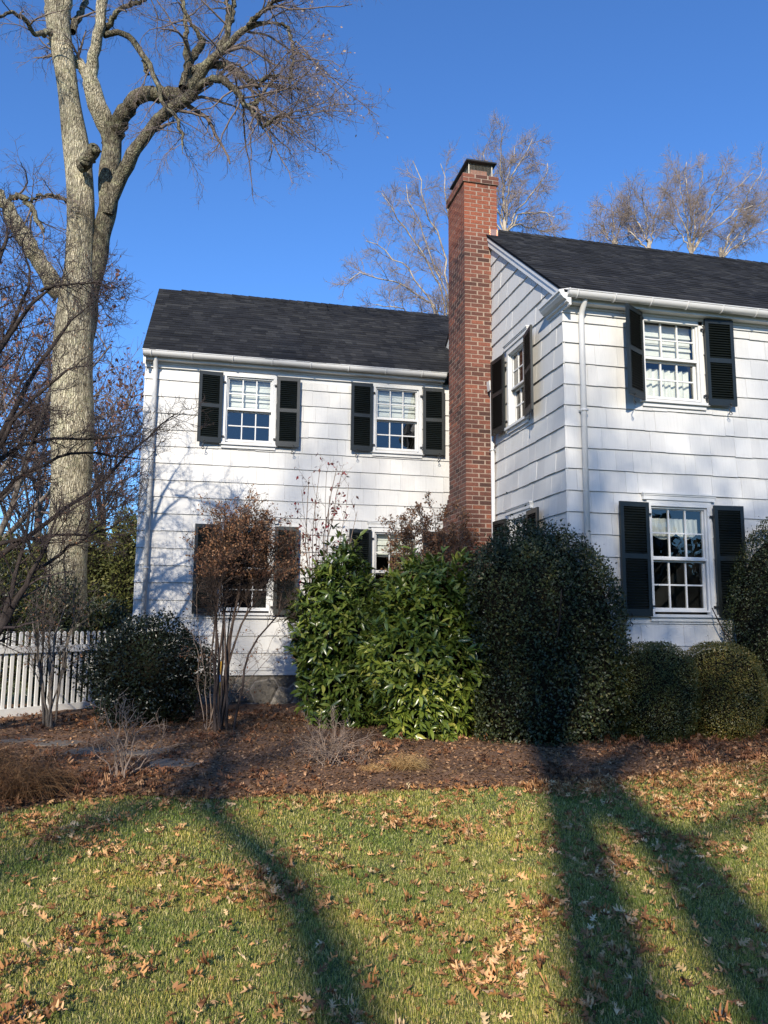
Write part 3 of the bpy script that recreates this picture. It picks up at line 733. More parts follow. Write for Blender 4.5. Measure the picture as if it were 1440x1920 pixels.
def shutter(c, z0, z1, w, face, side, sw=.385, ang=5):
    """side -1: hinged on the window's left edge, +1: on its right edge"""
    h = z1-z0+.085; hx = (c+side*(w/2+.062)) if face != 'gable' else (c-side*(w/2+.062)); a = radians(ang)
    if face == 'front': loc, rz = (hx, YF-.062, z0-.055), 0
    elif face == 'left': loc, rz = (hx, YL-.062, z0-.055), 0
    else: loc, rz = (XG-.062, hx, z0-.055), -pi/2
    loc = hloc(loc); s = side; mb = MB(); t0, t1 = -.034, -.004
    def B(a_, b_, y0, y1, p, q): mb.box(min(s*a_, s*b_), max(s*a_, s*b_), y0, y1, p, q)
    B(0, .048, t0, t1, 0, h); B(sw-.048, sw, t0, t1, 0, h)
    B(.0481, sw-.0481, t0, t1, 0, .085); B(.0481, sw-.0481, t0, t1, h-.06, h); zm = h*.52; B(.0481, sw-.0481, t0, t1, zm-.03, zm+.03)
    B(.05, sw-.05, -.009, -.0045, .08, h-.06)
    for (q0, q1) in ((.085, zm-.03), (zm+.03, h-.06)):
        n = int((q1-q0)/.031)
        for k in range(n):
            zc = q0+(k+.5)*(q1-q0)/n; mb.slat(min(s*.049, s*(sw-.049)), max(s*.049, s*(sw-.049)), -.0215, zc, .034, .005, radians(38))
    sh = mb.build('shutter', MAT['shutter'], house, loc=loc, rotz=rz - s*0 + (-a if s < 0 else a)*(-1 if True else 1))
    for zz in (.12, h-.14):
        mb = MB(); mb.box(min(-s*.045, s*.01), max(-s*.045, s*.01), -.012, .006, zz-.012, zz+.012); mb.tube([(s*.002, -.006, zz-.03), (s*.002, -.006, zz+.03)], .007, 8); mb.build('hinge', MAT['iron'], sh)
    mb = MB(); x = s*(sw-.10); pts = []
    for k in range(15):
        u = k/14; pts.append((x+.018*sin(u*2*pi*1.15), -.045+.01*sin(u*3), .03-.13*u))
    mb.tube(pts, .0055, 6)
    mb.tube([(x+.018*sin(1.15*2*pi)+.02*cos(q)-.02, -.04, -.10+.02*sin(q)) for q in np.linspace(0, -4.5, 10)], .0045, 6)
    mb.build('holdback', MAT['iron'], sh, smooth=True)
    return sh
window(*front_w[0], 'front', blind=.44, curtain=True); window(*front_w[1], 'front', blind=.0, swag=True); window(*front_w[2], 'front', blind=.4); window(*front_w[3], 'front')
window(*left_w[0], 'left', blind=.5); window(*left_w[1], 'left', blind=.46); window(*left_w[2], 'left'); window(*left_w[3], 'left', blind=.3)
window(*gab_w[0], 'gable'); window(*gab_w[1], 'gable', blind=.3)
for f, ws in (('front', front_w), ('left', left_w), ('gable', gab_w)):
    for i, w in enumerate(ws):
        for s in (-1, 1):
            ang = {('front', 0, -1): 33, ('front', 0, 1): 3, ('left', 0, -1): 7, ('left', 0, 1): 3, ('gable', 0, 1): 10, ('gable', 0, -1): 5, ('front', 1, -1): 3}.get((f, i, s), 4)
            shutter(*w, f, s, .37 if f == 'left' else (.40 if f == 'front' else .42), ang)

# ---- chimney
CH = empty('chimney', hloc((4.03, 11.5, .1)), house); CO = np.array([4.03, 11.5, .1])
def chb(mb, name, mat, **kw):
    mb.v = [tuple(np.array(p)-CO) for p in mb.v]; return mb.build(name, mat, CH, **kw)
mb = MB(); core = MB(); rg = np.random.default_rng(9); hc = .0692; z = .0; k = 0
cx0, cx1, cy0 = 3.757, 4.305, 11.096
def bricks_run(a0, a1, fixed0, fixed1, axis, z0, z1, lead):
    a = a0; first = True
    while a < a1-.01:
        L = lead if first else .203; first = False; b = min(a+L, a1)
        if a1-b < .05: b = a1
        j = rg.normal(0, .0012); g = .0065
        if axis == 0: mb.box(a+g, b-g, fixed0+j, fixed1+j, z0, z1)
        else: mb.box(fixed0+j, fixed1+j, a+g, b-g, z0, z1)
        a = b+.0 if b >= a1 else b+.010
while z < 8.5:
    top = z > 8.36
    cy1 = 11.93 if z > 3.45 else min(12.28, 11.93+(3.45-z)*.9)
    o = .028 if top else 0
    x0, x1, y0, y1 = cx0-o, cx1+o, cy0-o, cy1+o; z0, z1 = z+.0068, z+hc-.0068; D = .095
    if k % 2 == 0:
        bricks_run(x0-.0055, x1+.0055, y0, y0+D, 0, z0, z1, .203+.0055); bricks_run(x0-.0055, x1+.0055, y1-D, y1, 0, z0, z1, .2085)
        bricks_run(y0+D+.005, y1-D-.005, x0, x0+D, 1, z0, z1, .203); bricks_run(y0+D+.005, y1-D-.005, x1-D, x1, 1, z0, z1, .203)
    else:
        bricks_run(y0-.0055, y1+.0055, x0, x0+D, 1, z0, z1, .2085); bricks_run(y0-.0055, y1+.0055, x1-D, x1, 1, z0, z1, .2085)
        bricks_run(x0+D+.005, x1-D-.005, y0, y0+D, 0, z0, z1, .203); bricks_run(x0+D+.005, x1-D-.005, y1-D, y1, 0, z0, z1, .203)
    i_ = .0035; core.box(x0+i_, x1-i_, y0+i_, y1-i_, z-.0001*(k % 2), z+hc-.0002)
    z += hc; k += 1
ztop = z
chb(mb, 'brickwork', MAT['brick']); 
core.box(cx0+.03, cx1-.03, cy0+.03, 11.90, ztop, ztop+.03); chb(core, 'mortar', MAT['mortar'])
mb = MB(); 
for (y0, y1) in ((11.22, 11.50), (11.56, 11.84)):
    x0, x1 = 3.91, 4.19; z0, z1 = ztop+.02, ztop+.17; t = .025
    mb.box(x0, x1, y0, y0+t, z0, z1); mb.box(x0, x1, y1-t, y1, z0, z1); mb.box(x0, x0+t, y0+t, y1-t, z0, z1); mb.box(x1-t, x1, y0+t, y1-t, z0, z1)
chb(mb, 'flue_tile', MAT['clay'])
mb = MB(); x0, x1, y0, y1, z0, z1 = 3.86, 4.25, 11.15, 11.92, ztop+.03, ztop+.235
for a in np.arange(0, .2, .018): 
    for (p, q) in (((x0, y0), (x1, y0)), ((x0, y0), (x0, y1)), ((x1, y0), (x1, y1)), ((x0, y1), (x1, y1))):
        mb.tube([(p[0], p[1], z0+a), (q[0], q[1], z0+a)], .0016, 4)
for u in np.arange(x0, x1+.001, .024): mb.tube([(u, y0, z0), (u, y0, z1)], .0016, 4); mb.tube([(u, y1, z0), (u, y1, z1)], .0016, 4)
for u in np.arange(y0, y1+.001, .024): mb.tube([(x0, u, z0), (x0, u, z1)], .0016, 4); mb.tube([(x1, u, z0), (x1, u, z1)], .0016, 4)
for (u, v) in ((x0, y0), (x1, y0), (x0, y1), (x1, y1)): mb.tube([(u, v, z0-.01), (u, v, z1)], .007, 6)
chb(mb, 'spark_screen', simple('galvanised_wire', (.35, .33, .28), .5, .2, 5, metal=.4))
mb = MB(); a = (3.80, 4.31, 11.08, 11.99)
z0 = ztop+.235; mb.box(a[0], a[1], a[2], a[3], z0, z0+.022)
mb.add([(a[0]+.02, a[2]+.02, z0+.022), (a[1]-.02, a[2]+.02, z0+.022), (a[1]-.02, a[3]-.02, z0+.022), (a[0]+.02, a[3]-.02, z0+.022), (a[0]+.12, a[2]+.12, z0+.055), (a[1]-.12, a[2]+.12, z0+.055), (a[1]-.12, a[3]-.12, z0+.055), (a[0]+.12, a[3]-.12, z0+.055)], [(4,5,6,7),(0,1,5,4),(1,2,6,5),(2,3,7,6),(3,0,4,7)])
chb(mb, 'cap', MAT['cap'])
mb = MB(); mb.box(4.175, 4.318, 11.083, 11.0925, 7.39, 7.62); mb.box(4.310, 4.3185, 11.0935, 11.5, 7.52, 7.66); mb.box(4.18, 4.184, 11.074, 11.0825, 7.39, 7.62); mb.box(4.30, 4.304, 11.074, 11.0825, 7.39, 7.62)
chb(mb, 'copper_flashing', MAT['copper'])

# ------------------------------------------------------------------ picket fence
pA, pB = onground(0, 1350), onground(156, 1334)
fd = (pB-pA)[:2]; fl = np.linalg.norm(fd); fd = fd/fl; fang = math.atan2(fd[1], fd[0])
fence = empty('picket_fence', (pB[0]+fd[0]*.35, pB[1]+fd[1]*.35, .15)); fence.rotation_euler = (0, 0, fang)
tag(fence, 'white picket fence with rounded pickets left of the dark holly bush', 'fence')
Lf = 4.6
mb = MB(); mb.box(-Lf, 0, -.022, 0, -.03, .115); mb.build('base_board', MAT['fence'], fence)
mb = MB(); mb.box(-Lf, 0, -.024, -.001, .83, .925); mb.build('rail', MAT['fence'], fence)
mb = MB(); prof = [(-.0225, -.0), (.0225, 0), (.0225, 1.065), (.019, 1.08), (.011, 1.092), (0, 1.096), (-.011, 1.092), (-.019, 1.08), (-.0225, 1.065)]
n = len(prof); v = [(p, .0, q) for p, q in prof]+[(p, .018, q) for p, q in prof]; mb.add(v, [tuple(range(n)), tuple(range(2*n-1, n-1, -1))]+[(i, n+i, n+(i+1) % n, (i+1) % n) for i in range(n)])
p0 = mb.build('picket', MAT['fence'], fence, loc=(-.06, .001, .02))
k = 1
while .06+k*.0935 < Lf:
    o = p0.copy(); o.location = (-.06-k*.0935, .001, .02+random.uniform(-.004, .004)); o.rotation_euler = (0, random.uniform(-.006, .006), 0); link(o, fence); k += 1
for xx in (-1.9, -4.2):
    mb = MB(); mb.box(xx-.045, xx+.045, .021, .11, -.1, 1.08); mb.build('post', MAT['fence'], fence)

# ------------------------------------------------------------------ foliage masses
def blob_dirs(rg, n):
    return unit(rg.normal(size=(n, 3)))
def bush(name, label, cat, c, r, mat, nleaf, size, tmpl, seed, pw=2.2, lump=.07, lumpf=4.0, shell=.14, tilt=.5, along=.5, ground=.13, group=None, corecol=None, up=.25, jag=.03, stemmat='bark_dark', cutback=None, cluster=0, shear=0.0):
    """an evergreen shrub: leaves through the outer shell of a lumpy super-ellipsoid, solid dark core standing in for inner shade, short stems"""
    rg = np.random.default_rng(seed); c = np.array(c, float); r = np.array(r, float)
    root = empty(name, (c[0], c[1], ground)); tag(root, label, cat, group)
    def surf(d):
        s = (np.abs(d)**pw).sum(1)**(-1/pw)
        l = 1+lump*(np.sin(d[:, 0]*lumpf+seed)*np.cos(d[:, 1]*lumpf*1.3+2*seed)+np.sin(d[:, 2]*lumpf*1.1+seed*1.7)*.8)+lump*.45*np.sin(d[:, 0]*lumpf*2.7+d[:, 2]*lumpf*3.1+seed)*np.cos(d[:, 1]*lumpf*2.9)
        return s*l
    d = blob_dirs(rg, nleaf); d = d[(d[:, 1] < .55) | (rg.random(len(d)) < .45)]
    sr = surf(d); q = 1-shell*rg.random(len(d))**1.3+np.abs(rg.normal(0, jag, len(d)))+(rg.random(len(d)) < .015)*rg.exponential(.05, len(d))
    p = c+d*r*(sr*q)[:, None]; p[:, 0] += shear*np.clip(d[:, 2], 0, 1)
    k = p[:, 2] > ground+.02
    if cutback is not None: k &= cutback(p)
    p, d = p[k], d[k]; nrm = unit(d/r)
    tang = unit(np.cross(nrm, rg.normal(size=nrm.shape)))
    f = unit(nrm*along+tang*(1-along)+np.array([0, 0, up])*rg.random((len(p), 1)))
    nn = unit(nrm+rg.normal(0, tilt, nrm.shape)+np.array([0, 0, .25]))
    if cluster:                                   # leaves in whorls at the shoot tips
        m_ = len(p); ax = unit(nrm+rg.normal(0, .35, nrm.shape)+np.array([0, 0, .35])); e1 = unit(np.cross(ax, rg.normal(size=ax.shape))); e2 = np.cross(ax, e1)
        a_ = np.tile(np.arange(cluster)*2*pi/cluster, m_)+np.repeat(rg.uniform(0, 6, m_), cluster)+rg.normal(0, .3, m_*cluster)
        op = rg.uniform(.25, 1.25, m_*cluster)[:, None]; AX, E1, E2 = (np.repeat(v_, cluster, 0) for v_ in (ax, e1, e2))
        f = unit(AX*np.cos(op)+(E1*np.cos(a_)[:, None]+E2*np.sin(a_)[:, None])*np.sin(op)+np.array([0, 0, -.28])); nn = unit(AX+np.array([0, 0, .3])+rg.normal(0, .2, AX.shape))
        p = np.repeat(p, cluster, 0)-AX*rg.uniform(0, .07, (m_*cluster, 1))
    A = Acc(); A.add(*scatter(*tmpl, p, f, nn, size*rg.uniform(.45, 1.3, len(p))))
    # solid dark core added to stop light leaking through the leaves
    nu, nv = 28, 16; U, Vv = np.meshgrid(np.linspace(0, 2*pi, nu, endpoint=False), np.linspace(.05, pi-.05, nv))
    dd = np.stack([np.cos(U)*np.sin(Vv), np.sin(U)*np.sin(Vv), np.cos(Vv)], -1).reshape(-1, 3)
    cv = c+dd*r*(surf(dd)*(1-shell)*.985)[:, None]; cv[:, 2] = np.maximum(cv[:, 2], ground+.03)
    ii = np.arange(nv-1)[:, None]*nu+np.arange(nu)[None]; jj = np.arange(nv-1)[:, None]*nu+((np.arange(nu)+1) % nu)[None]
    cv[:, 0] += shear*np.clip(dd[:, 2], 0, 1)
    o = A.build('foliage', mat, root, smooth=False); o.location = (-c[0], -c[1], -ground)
    B = Acc(); B.add(cv, np.stack([ii, ii+nu, jj+nu, jj], -1).reshape(-1, 4)); o = B.build('shade_core', MAT['inner'], root, smooth=False); o.location = (-c[0], -c[1], -ground)
    st = Acc(); ns = 7; P0 = np.tile(np.array([c[0], c[1], ground-.03]), (ns, 1))+rg.normal(0, .06, (ns, 3))*np.array([1, 1, 0])
    P_, R_ = grow(rg, P0, np.stack([rg.normal(0, .35, ns), rg.normal(0, .35, ns), np.ones(ns)], 1), np.full(ns, r[2]*1.3), np.full(ns, .018), 6, .12, .05)
    st.add(*tubes(P_, R_, 6)); o = st.build('stem', MAT[stemmat], root); o.location = (-c[0], -c[1], -ground)
    return root
def box_px(l, r, t, b, Y):
    m = (t+b)/2; x0, x1 = at(l, m, Y)[0], at(r, m, Y)[0]; z1 = at((l+r)/2, t, Y)[2]; z0 = at((l+r)/2, b, Y)[2]
    return x0, x1, z0, z1

x0, x1, z0, z1 = box_px(880, 1186, 974, 1405, 8.35)
bush('rounded_holly', 'tall rounded dark green holly at the front corner of the house', 'bush', ((x0+x1)/2-.03, 8.45, 1.12), ((x1-x0)/2-.05, .70, z1-1.14), MAT['holly'], 62000, .036, LEAF_OVAL, 3, 2.25, .06, 6, .14, 1.0, .35, jag=.03, shear=-.16)
x0, x1, z0, z1 = box_px(1168, 1302, 1206, 1400, 8.05)
bush('boxwood_ball', 'dark green clipped boxwood globe beside the large rounded holly', 'boxwood', ((x0+x1)/2, 8.12, .13+(z1-.13)*.5), ((x1-x0)/2-.01, .42, (z1-.13)*.51), MAT['box'], 34000, .019, LEAF_OVAL, 7, 2.7, .02, 5, .13, .8, .4, jag=.014, group='clipped boxwoods below the front window')
x0, x1, z0, z1 = box_px(1292, 1425, 1207, 1398, 8.0)
bush('boxwood_ball', 'bronze tinged clipped boxwood globe below the right shutter', 'boxwood', ((x0+x1)/2, 8.08, .13+(z1-.13)*.5), ((x1-x0)/2-.01, .44, (z1-.13)*.51), MAT['boxy'], 36000, .019, LEAF_OVAL, 8, 2.7, .02, 5, .13, .8, .4, jag=.014, group='clipped boxwoods below the front window')
bush('tall_evergreen', 'tall dark evergreen cut off by the right edge, beside the front window', 'bush', (6.92, 8.28, 1.36), (.78, .62, 1.40), MAT['holly'], 40000, .028, LEAF_OVAL, 12, 2.0, .03, 5, .15, .8, .35, jag=.02)
x0, x1, z0, z1 = box_px(556, 722, 1042, 1378, 9.75)
bush('laurel_shrub', 'left hand cherry laurel with long drooping glossy leaves', 'laurel', ((x0+x1)/2, 9.85, .13+(z1-.13)*.5), ((x1-x0)/2-.02, .52, (z1-.13)*.5), MAT['laurel'], 1500, .125, LEAF_LONG, 15, 2.5, .13, 6, .34, .45, .55, up=.0, jag=.075, cluster=7, group='cherry laurels in front of the chimney')
x0, x1, z0, z1 = box_px(700, 908, 1066, 1405, 8.65)
bush('laurel_shrub', 'sunlit green cherry laurel touching the rounded holly', 'laurel', ((x0+x1)/2, 8.72, .12+(z1-.12)*.5), ((x1-x0)/2-.03, .50, (z1-.12)*.5), MAT['laurel_lit'], 1950, .122, LEAF_LONG, 16, 2.5, .12, 6, .32, .45, .55, up=.0, jag=.075, cluster=7, group='cherry laurels in front of the chimney')
x0, x1, z0, z1 = box_px(160, 392, 1165, 1355, 10.3)
bush('dark_holly', 'low wide nearly black holly at the end of the picket fence', 'bush', ((x0+x1)/2, 10.45, .13+(z1-.13)*.5), ((x1-x0)/2-.02, .62, (z1-.13)*.52), MAT['hollyd'], 24000, .040, LEAF_OVAL, 19, 2.3, .12, 5, .25, .9, .4, jag=.07)
x0, x1, z0, z1 = box_px(690, 850, 1052, 1200, 10.3)
bush('azalea_hedge', 'low brownish green azalea seen between the two laurels', 'bush', ((x0+x1)/2, 10.35, .9), ((x1-x0)/2, .4, z1-.9), MAT['boxy'], 9000, .030, LEAF_OVAL, 23, 2.5, .05, 5, .3, .8, .4, jag=.05)
for (l, r_, t, b, Y, lab, sd, nl) in ((40, 150, 1095, 1330, 12.3, 'sunlit rhododendron behind the left pickets', 31, 7000), (120, 262, 1120, 1330, 12.6, 'shaded rhododendron between the fence and the wing corner', 33, 8000), (-160, 60, 1060, 1330, 12.6, 'large dark rhododendron at the left edge behind the fence', 35, 9000)):
    x0, x1, z0, z1 = box_px(l, r_, t, b, Y)
    bush('rhododendron', lab, 'rhododendron', ((x0+x1)/2, Y+.2, (z1+.13)/2), ((x1-x0)/2, .6, (z1-.13)/2), MAT['rhodo'], nl, .075, LEAF_LONG, sd, 2.3, .1, 5, .4, .7, .45, jag=.06, group='rhododendrons behind the fence')
for (cx, w, t, lab, sd) in ((232, 74, 976, 'arborvitae touching the left end of the house', 41), (165, 80, 998, 'arborvitae behind the big tree trunk', 42), (90, 85, 1004, 'arborvitae just left of the big tree trunk', 43), (10, 90, 1012, 'arborvitae at the left edge of the photo', 44)):
    x0, x1, z0, z1 = box_px(cx-w/2, cx+w/2, t, 1180, 18.5)
    bush('arborvitae', lab, 'hedge tree', ((x0+x1)/2, 18.7, z1*.48), ((x1-x0)/2, .7, z1*.53), MAT['hedge'], 11000, .085, LEAF_OVAL, sd, 2.6, .06, 6, .2, .8, .5, up=.8, ground=.13, jag=.05, group='arborvitae hedge beyond the wing')

# ------------------------------------------------------------------ woody plants
def woody(name, label, cat, loc, group=None):
    root = empty(name, tuple(loc)); tag(root, label, cat, group); return root
def put(A, name, mat, root, smooth=True):
    o = A.build(name, mat, root, smooth=smooth); o.location = tuple(-np.array(root.location)); return o
def leaves_on(rg, P, n, size, tmpl, A, droop=.5):
    Nn, K, _ = P.shape; i = rg.integers(0, Nn, n); k = rg.integers(max(1, K//2), K, n)
    p = P[i, k]+rg.normal(0, .012, (n, 3)); f = unit(rg.normal(size=(n, 3))+np.array([0, 0, -droop])); nn = unit(rg.normal(size=(n, 3)))
    A.add(*scatter(*tmpl, p, f, nn, size*rg.uniform(.6, 1.3, n)))

def twiggery(rg, P, R, spec, A, ns=3):
    """spec per level: (per, t0, angle, length, rratio, rmin, nseg, wander, grav)"""
    out = []
    for (per, t0, ang, L, rr, rmin, nseg, wander, grav) in spec:
        p0, d, LL, r = kids(rg, P, R, per, t0, ang, L, rr, rmin)
        P, R = grow(rg, p0, d, LL, r, nseg, wander, grav); A.add(*tubes(P, R, ns if rmin < .008 else 5)); out.append((P, R))
    return out
# big old tree left of the house: limbs surveyed, each with its own depth
def limb(spec, dY, n=14, end=True, k=.86):
    """spec: (px, py, r_px) ; dY: (depth start, depth end)"""
    Ys = np.linspace(dY[0], dY[1], len(spec)); pts = [at(x, y, Y) for (x, y, r), Y in zip(spec, Ys)]
    rad = [r*Y/F_PX*k for (x, y, r), Y in zip(spec, Ys)]
    q, r = resample(pts, rad, n)
    if end: r[-1] *= .12; r[-2] *= .72
    return q, r
TY = 15.0
rgT = np.random.default_rng(77)
bt = at(128, 1180, TY); big = woody('bare_maple', 'huge bare tree with pale mottled forked trunk rising left of the house', 'tree', (bt[0], TY, .13))
trunkA = [(112,1420,62),(122,1290,50),(126,1180,43),(129,1000,41),(134,850,42),(137,760,43),(139,640,42),(143,560,40),(146,500,31),(152,430,29),(153,360,29),(149,310,29),(143,270,28),(135,230,26),(127,180,24),(121,130,24),(114,80,25),(108,20,28)]
trunkB = [(150,640,28),(165,560,24),(178,500,21),(192,440,20),(200,400,21),(204,350,22),(208,300,22),(208,250,23),(205,225,21)]
LIMBS = [  # spec, depths
 ([(104,30,22),(94,-40,19),(80,-140,15),(70,-260,11)], (15, 15.5)), ([(118,30,17),(138,-50,14),(150,-160,11),(160,-280,8)], (15, 14.2)),
 ([(208,268,19),(204,245,20),(192,222,21),(180,185,20),(172,160,19),(170,140,16),(174,110,13),(182,75,12),(189,40,11),(190,0,11),(192,-80,9),(200,-180,7)], (15, 14.3)),
 ([(172,155,13),(158,132,11),(142,115,10),(120,95,8),(90,82,5)], (14.8, 15.8)),
 ([(192,60,7),(205,40,6),(222,18,5.5),(250,6,5),(285,-8,4),(330,-40,3)], (14.6, 14)),
 ([(196,66,7),(214,58,7),(240,66,7),(264,95,6.5),(280,122,6),(290,145,5),(306,190,4.5),(328,222,4),(341,250,3),(342,290,2)], (14.6, 13.2)),
 ([(268,105,4),(272,125,4),(276,140,3)], (14.2, 14.0)),
 ([(206,272,19),(216,246,19),(226,225,18),(240,200,17),(255,185,17),(272,176,17),(295,176,16),(320,178,16),(342,172,15),(352,160,13)], (15, 13.9)),
 ([(345,165,12),(352,132,11),(366,100,9),(382,80,8),(372,60,5),(358,48,4),(346,20,4),(336,-30,4)], (13.9, 13.6)),
 ([(352,140,7),(350,90,6),(347,30,5),(336,-20,4),(330,-90,3)], (13.9, 14.3)),
 ([(203,400,13),(216,358,14),(232,322,14),(246,290,14),(264,268,13),(280,246,13),(296,226,13),(318,205,13),(342,190,13),(364,176,13),(370,155,12),(380,130,11),(396,108,10),(420,88,9),(445,68,8),(468,50,7.5),(495,44,6),(522,44,5)], (14.9, 12.8)),
 ([(410,105,8),(417,80,8),(428,62,7),(434,35,6),(438,-10,5),(440,-60,4)], (13.4, 13.2)),
 ([(428,62,5),(428,30,5),(424,-20,4)], (13.3, 13.6)),
 ([(466,50,6),(480,32,5.5),(500,16,5),(525,-8,4)], (13.0, 12.6)),
 ([(520,44,4),(540,52,4),(550,85,4),(548,120,3.5),(542,160,2.5)], (12.8, 12.4)),
 ([(372,165,9),(384,152,9),(400,147,9),(415,148,8.5),(432,160,8),(450,180,7),(470,200,6.5),(482,220,6),(491,240,4.5)], (13.7, 12.6)),
 ([(491,240,3.5),(510,222,3.5),(530,215,3),(552,212,2)], (12.6, 12.2)),
 ([(470,202,3.5),(486,182,3.5),(502,160,3),(520,150,2.5)], (12.8, 12.9)),
 ([(352,135,8),(372,128,8.5),(400,121,8),(425,124,7.5),(450,140,7),(472,156,6),(484,163,4.5),(492,150,4.5),(508,141,4),(535,142,3)], (13.9, 12.6)),
 ([(112,545,22),(95,520,20),(70,485,18),(48,450,17),(28,418,16),(12,388,15),(-6,362,14),(-45,320,12),(-90,270,10)], (15, 14)),
 ([(14,392,7),(22,372,7),(34,366,6.5),(50,374,6.5),(62,390,5.5),(66,402,5),(76,425,4.5),(81,438,3)], (14.6, 14.2)),
 ([(100,60,8),(78,62,6),(62,60,5),(50,38,5),(25,24,4),(0,33,3),(-30,20,2.5)], (14.9, 13.8)),
 ([(136,60,8),(142,42,7),(150,25,6.5),(160,0,6),(170,-40,5)], (15, 15.4)),
 ([(128,378,4),(100,366,4),(70,370,3.5),(50,380,2.5)], (15, 14.4)),
 ([(150,312,14),(164,298,14),(176,284,13),(182,277,11)], (14.6, 14.3)),
]
A1 = Acc()
for sp, dY in ((trunkA, (15, 15)), (trunkB, (15.15, 14.9))):
    q, r = limb(sp, dY, 46, False); r = r*(.97+.035*np.sin(np.linspace(0, 19, 46))+.02*np.sin(np.linspace(0, 47, 46)+1)); q[1:, 0] += .018*np.sin(np.linspace(0, 23, 45))
    A1 = Acc(); A1.add(*tubes(q[None], r[None], 20)); put(A1, 'trunk', MAT['bark_pale' if sp is trunkA else 'bark_mid'], big)
A2 = Acc(); A2b = Acc(); LP = []; LR = []
for li, (sp, dY) in enumerate(LIMBS):
    q, r = limb(sp, dY, 26); r = r*(1+.06*np.sin(np.linspace(0, 14, 26)+len(sp))+rgT.normal(0, .03, 26)); q[1:] += rgT.normal(0, .018, (25, 3))
    (A2 if li in (0, 1, 2, 3, 19) else A2b).add(*tubes(q[None], r[None], 12)); LP.append(q); LR.append(r)
put(A2, 'limb', MAT['bark_pale'], big); put(A2b, 'limb', MAT['bark_mid'], big)
A3 = Acc(); L3 = Acc()
thin = [i for i, (sp, dY) in enumerate(LIMBS) if sp[-1][2] <= 5 and i not in (6,)]
P = np.stack([LP[i] for i in thin]); R = np.stack([LR[i] for i in thin])
o1 = twiggery(rgT, P, R, [(6, .25, 55, 1.05, .45, .010, 7, .17, -.03), (6, .15, 45, .55, .5, .005, 5, .17, -.04), (5, .15, 40, .27, .5, .0032, 4, .16, -.05), (2, .2, 35, .14, .6, .0024, 3, .14, -.05)], A3)
# drooping spray at the right end of the crown
ends = [i for i in thin if LIMBS[i][0][-1][0] > 470]
P = np.stack([LP[i] for i in ends]); R = np.stack([LR[i] for i in ends])
p0, d, LL, r = kids(rgT, P, R, 6, .35, 48, 1.75, .55, .009); d = unit(d+np.array([.75, 0, .12])); P1, R1 = grow(rgT, p0, d, LL, r, 9, .17, -.035)
A3.add(*tubes(P1, R1, 5))
o2 = twiggery(rgT, P1, R1, [(8, .1, 48, .55, .5, .0042, 5, .17, -.05), (5, .15, 42, .27, .5, .0027, 4, .16, -.05), (2, .2, 35, .14, .6, .002, 3, .14, -.04)], A3)
# hanging twigs below the long drooping branch in the middle
P = np.stack([LP[5], LP[15]]); R = np.stack([LR[5], LR[15]])
o3 = twiggery(rgT, P, R, [(9, .55, 50, .85, .45, .007, 6, .16, -.07), (8, .15, 42, .40, .5, .004, 4, .16, -.05), (4, .2, 38, .18, .5, .0026, 3, .15, -.04)], A3)
put(A3, 'twigs', MAT['twig'], big)
sel = o2[1][0]; c = sel[:, -1]; m = (c[:, 0] > np.quantile(c[:, 0], .55)); leaves_on(rgT, sel[m], 420, .05, LEAF_OVAL, L3)
put(L3, 'leaves', MAT['tan'], big, False)

def bare_tree(name, label, base, H, lean, seed, bark, twig, r0, group, forks=6, spec=None, fork_t=.35, l1=.5, leafmat=None, nleaf=0, leafsize=.12, ang=32, lv=None):
    rg = np.random.default_rng(seed); base = np.array(base, float)
    root = woody(name, label, 'tree', base, group); A = Acc(); B = Acc()
    P, R = grow(rg, base[None], np.array([[lean, 0, 1.]]), np.array([H*.62]), np.array([r0]), 12, .045, .05, .45)
    A.add(*tubes(P, R, 12))
    p0, d, LL, r = kids(rg, P, R, forks, fork_t, ang, H*l1, .62, .03); P1, R1 = grow(rg, p0, unit(d+np.array([0, 0, .25])), LL, r, 8, .10, .05, .3)
    A.add(*tubes(P1, R1, 7)); put(A, 'trunk', bark, root)
    for (per, t0, an, L, rr, rmin, nseg, wa, gr) in (lv or []):
        p0, d, LL, r = kids(rg, P1, R1, per, t0, an, L*H, rr, rmin); P1, R1 = grow(rg, p0, d, LL, r, nseg, wa, gr, .35); B.add(*tubes(P1, R1, 4 if rmin > .02 else 3))
    put(B, 'crown', twig, root)
    if leafmat:
        L = Acc(); leaves_on(rg, P1, nleaf, leafsize, LEAF_OVAL, L, .2); put(L, 'leaves', leafmat, root, False)
    return root
def far_tree(label, limbs, Y, seed, base_px, per=8):
    rg = np.random.default_rng(seed); b = at(base_px[0], base_px[1], Y); root = woody('bare_tree', label, 'tree', (b[0]+.4, Y, .1), 'bare trees behind the house'); A = Acc(); B = Acc(); P = []; R = []
    q, r = resample([(b[0]+.4, Y, 0), (b[0]+.2, Y, b[2]*.6), tuple(b), tuple(b+np.array([0, 0, .6]))], [.30, .22, .13, .09], 12); A.add(*tubes(q[None], r[None], 10))
    for sp in limbs:
        dY = rg.uniform(-1.5, 1.5); q = [at(x, y, Y+dY*k/len(sp)) for k, (x, y) in enumerate(sp)]; q = [b]+q; r0 = .042
        q, r = resample(q, np.linspace(r0, .018, len(q)), 14); q[2:] += rg.normal(0, .05, (12, 3)); A.add(*tubes(q[None], r[None], 6)); P.append(q); R.append(r)
    put(A, 'trunk', MAT['bark_white'], root)
    twiggery(rg, np.stack(P), np.stack(R), [(per+1, .12, 46, 1.35, .5, .014, 7, .14, .02), (8, .12, 42, .8, .5, .009, 5, .15, .03), (6, .12, 40, .45, .55, .006, 4, .15, .02), (2, .2, 38, .24, .6, .0045, 3, .13, .02)], B)
    put(B, 'crown', MAT['twig_far'], root)
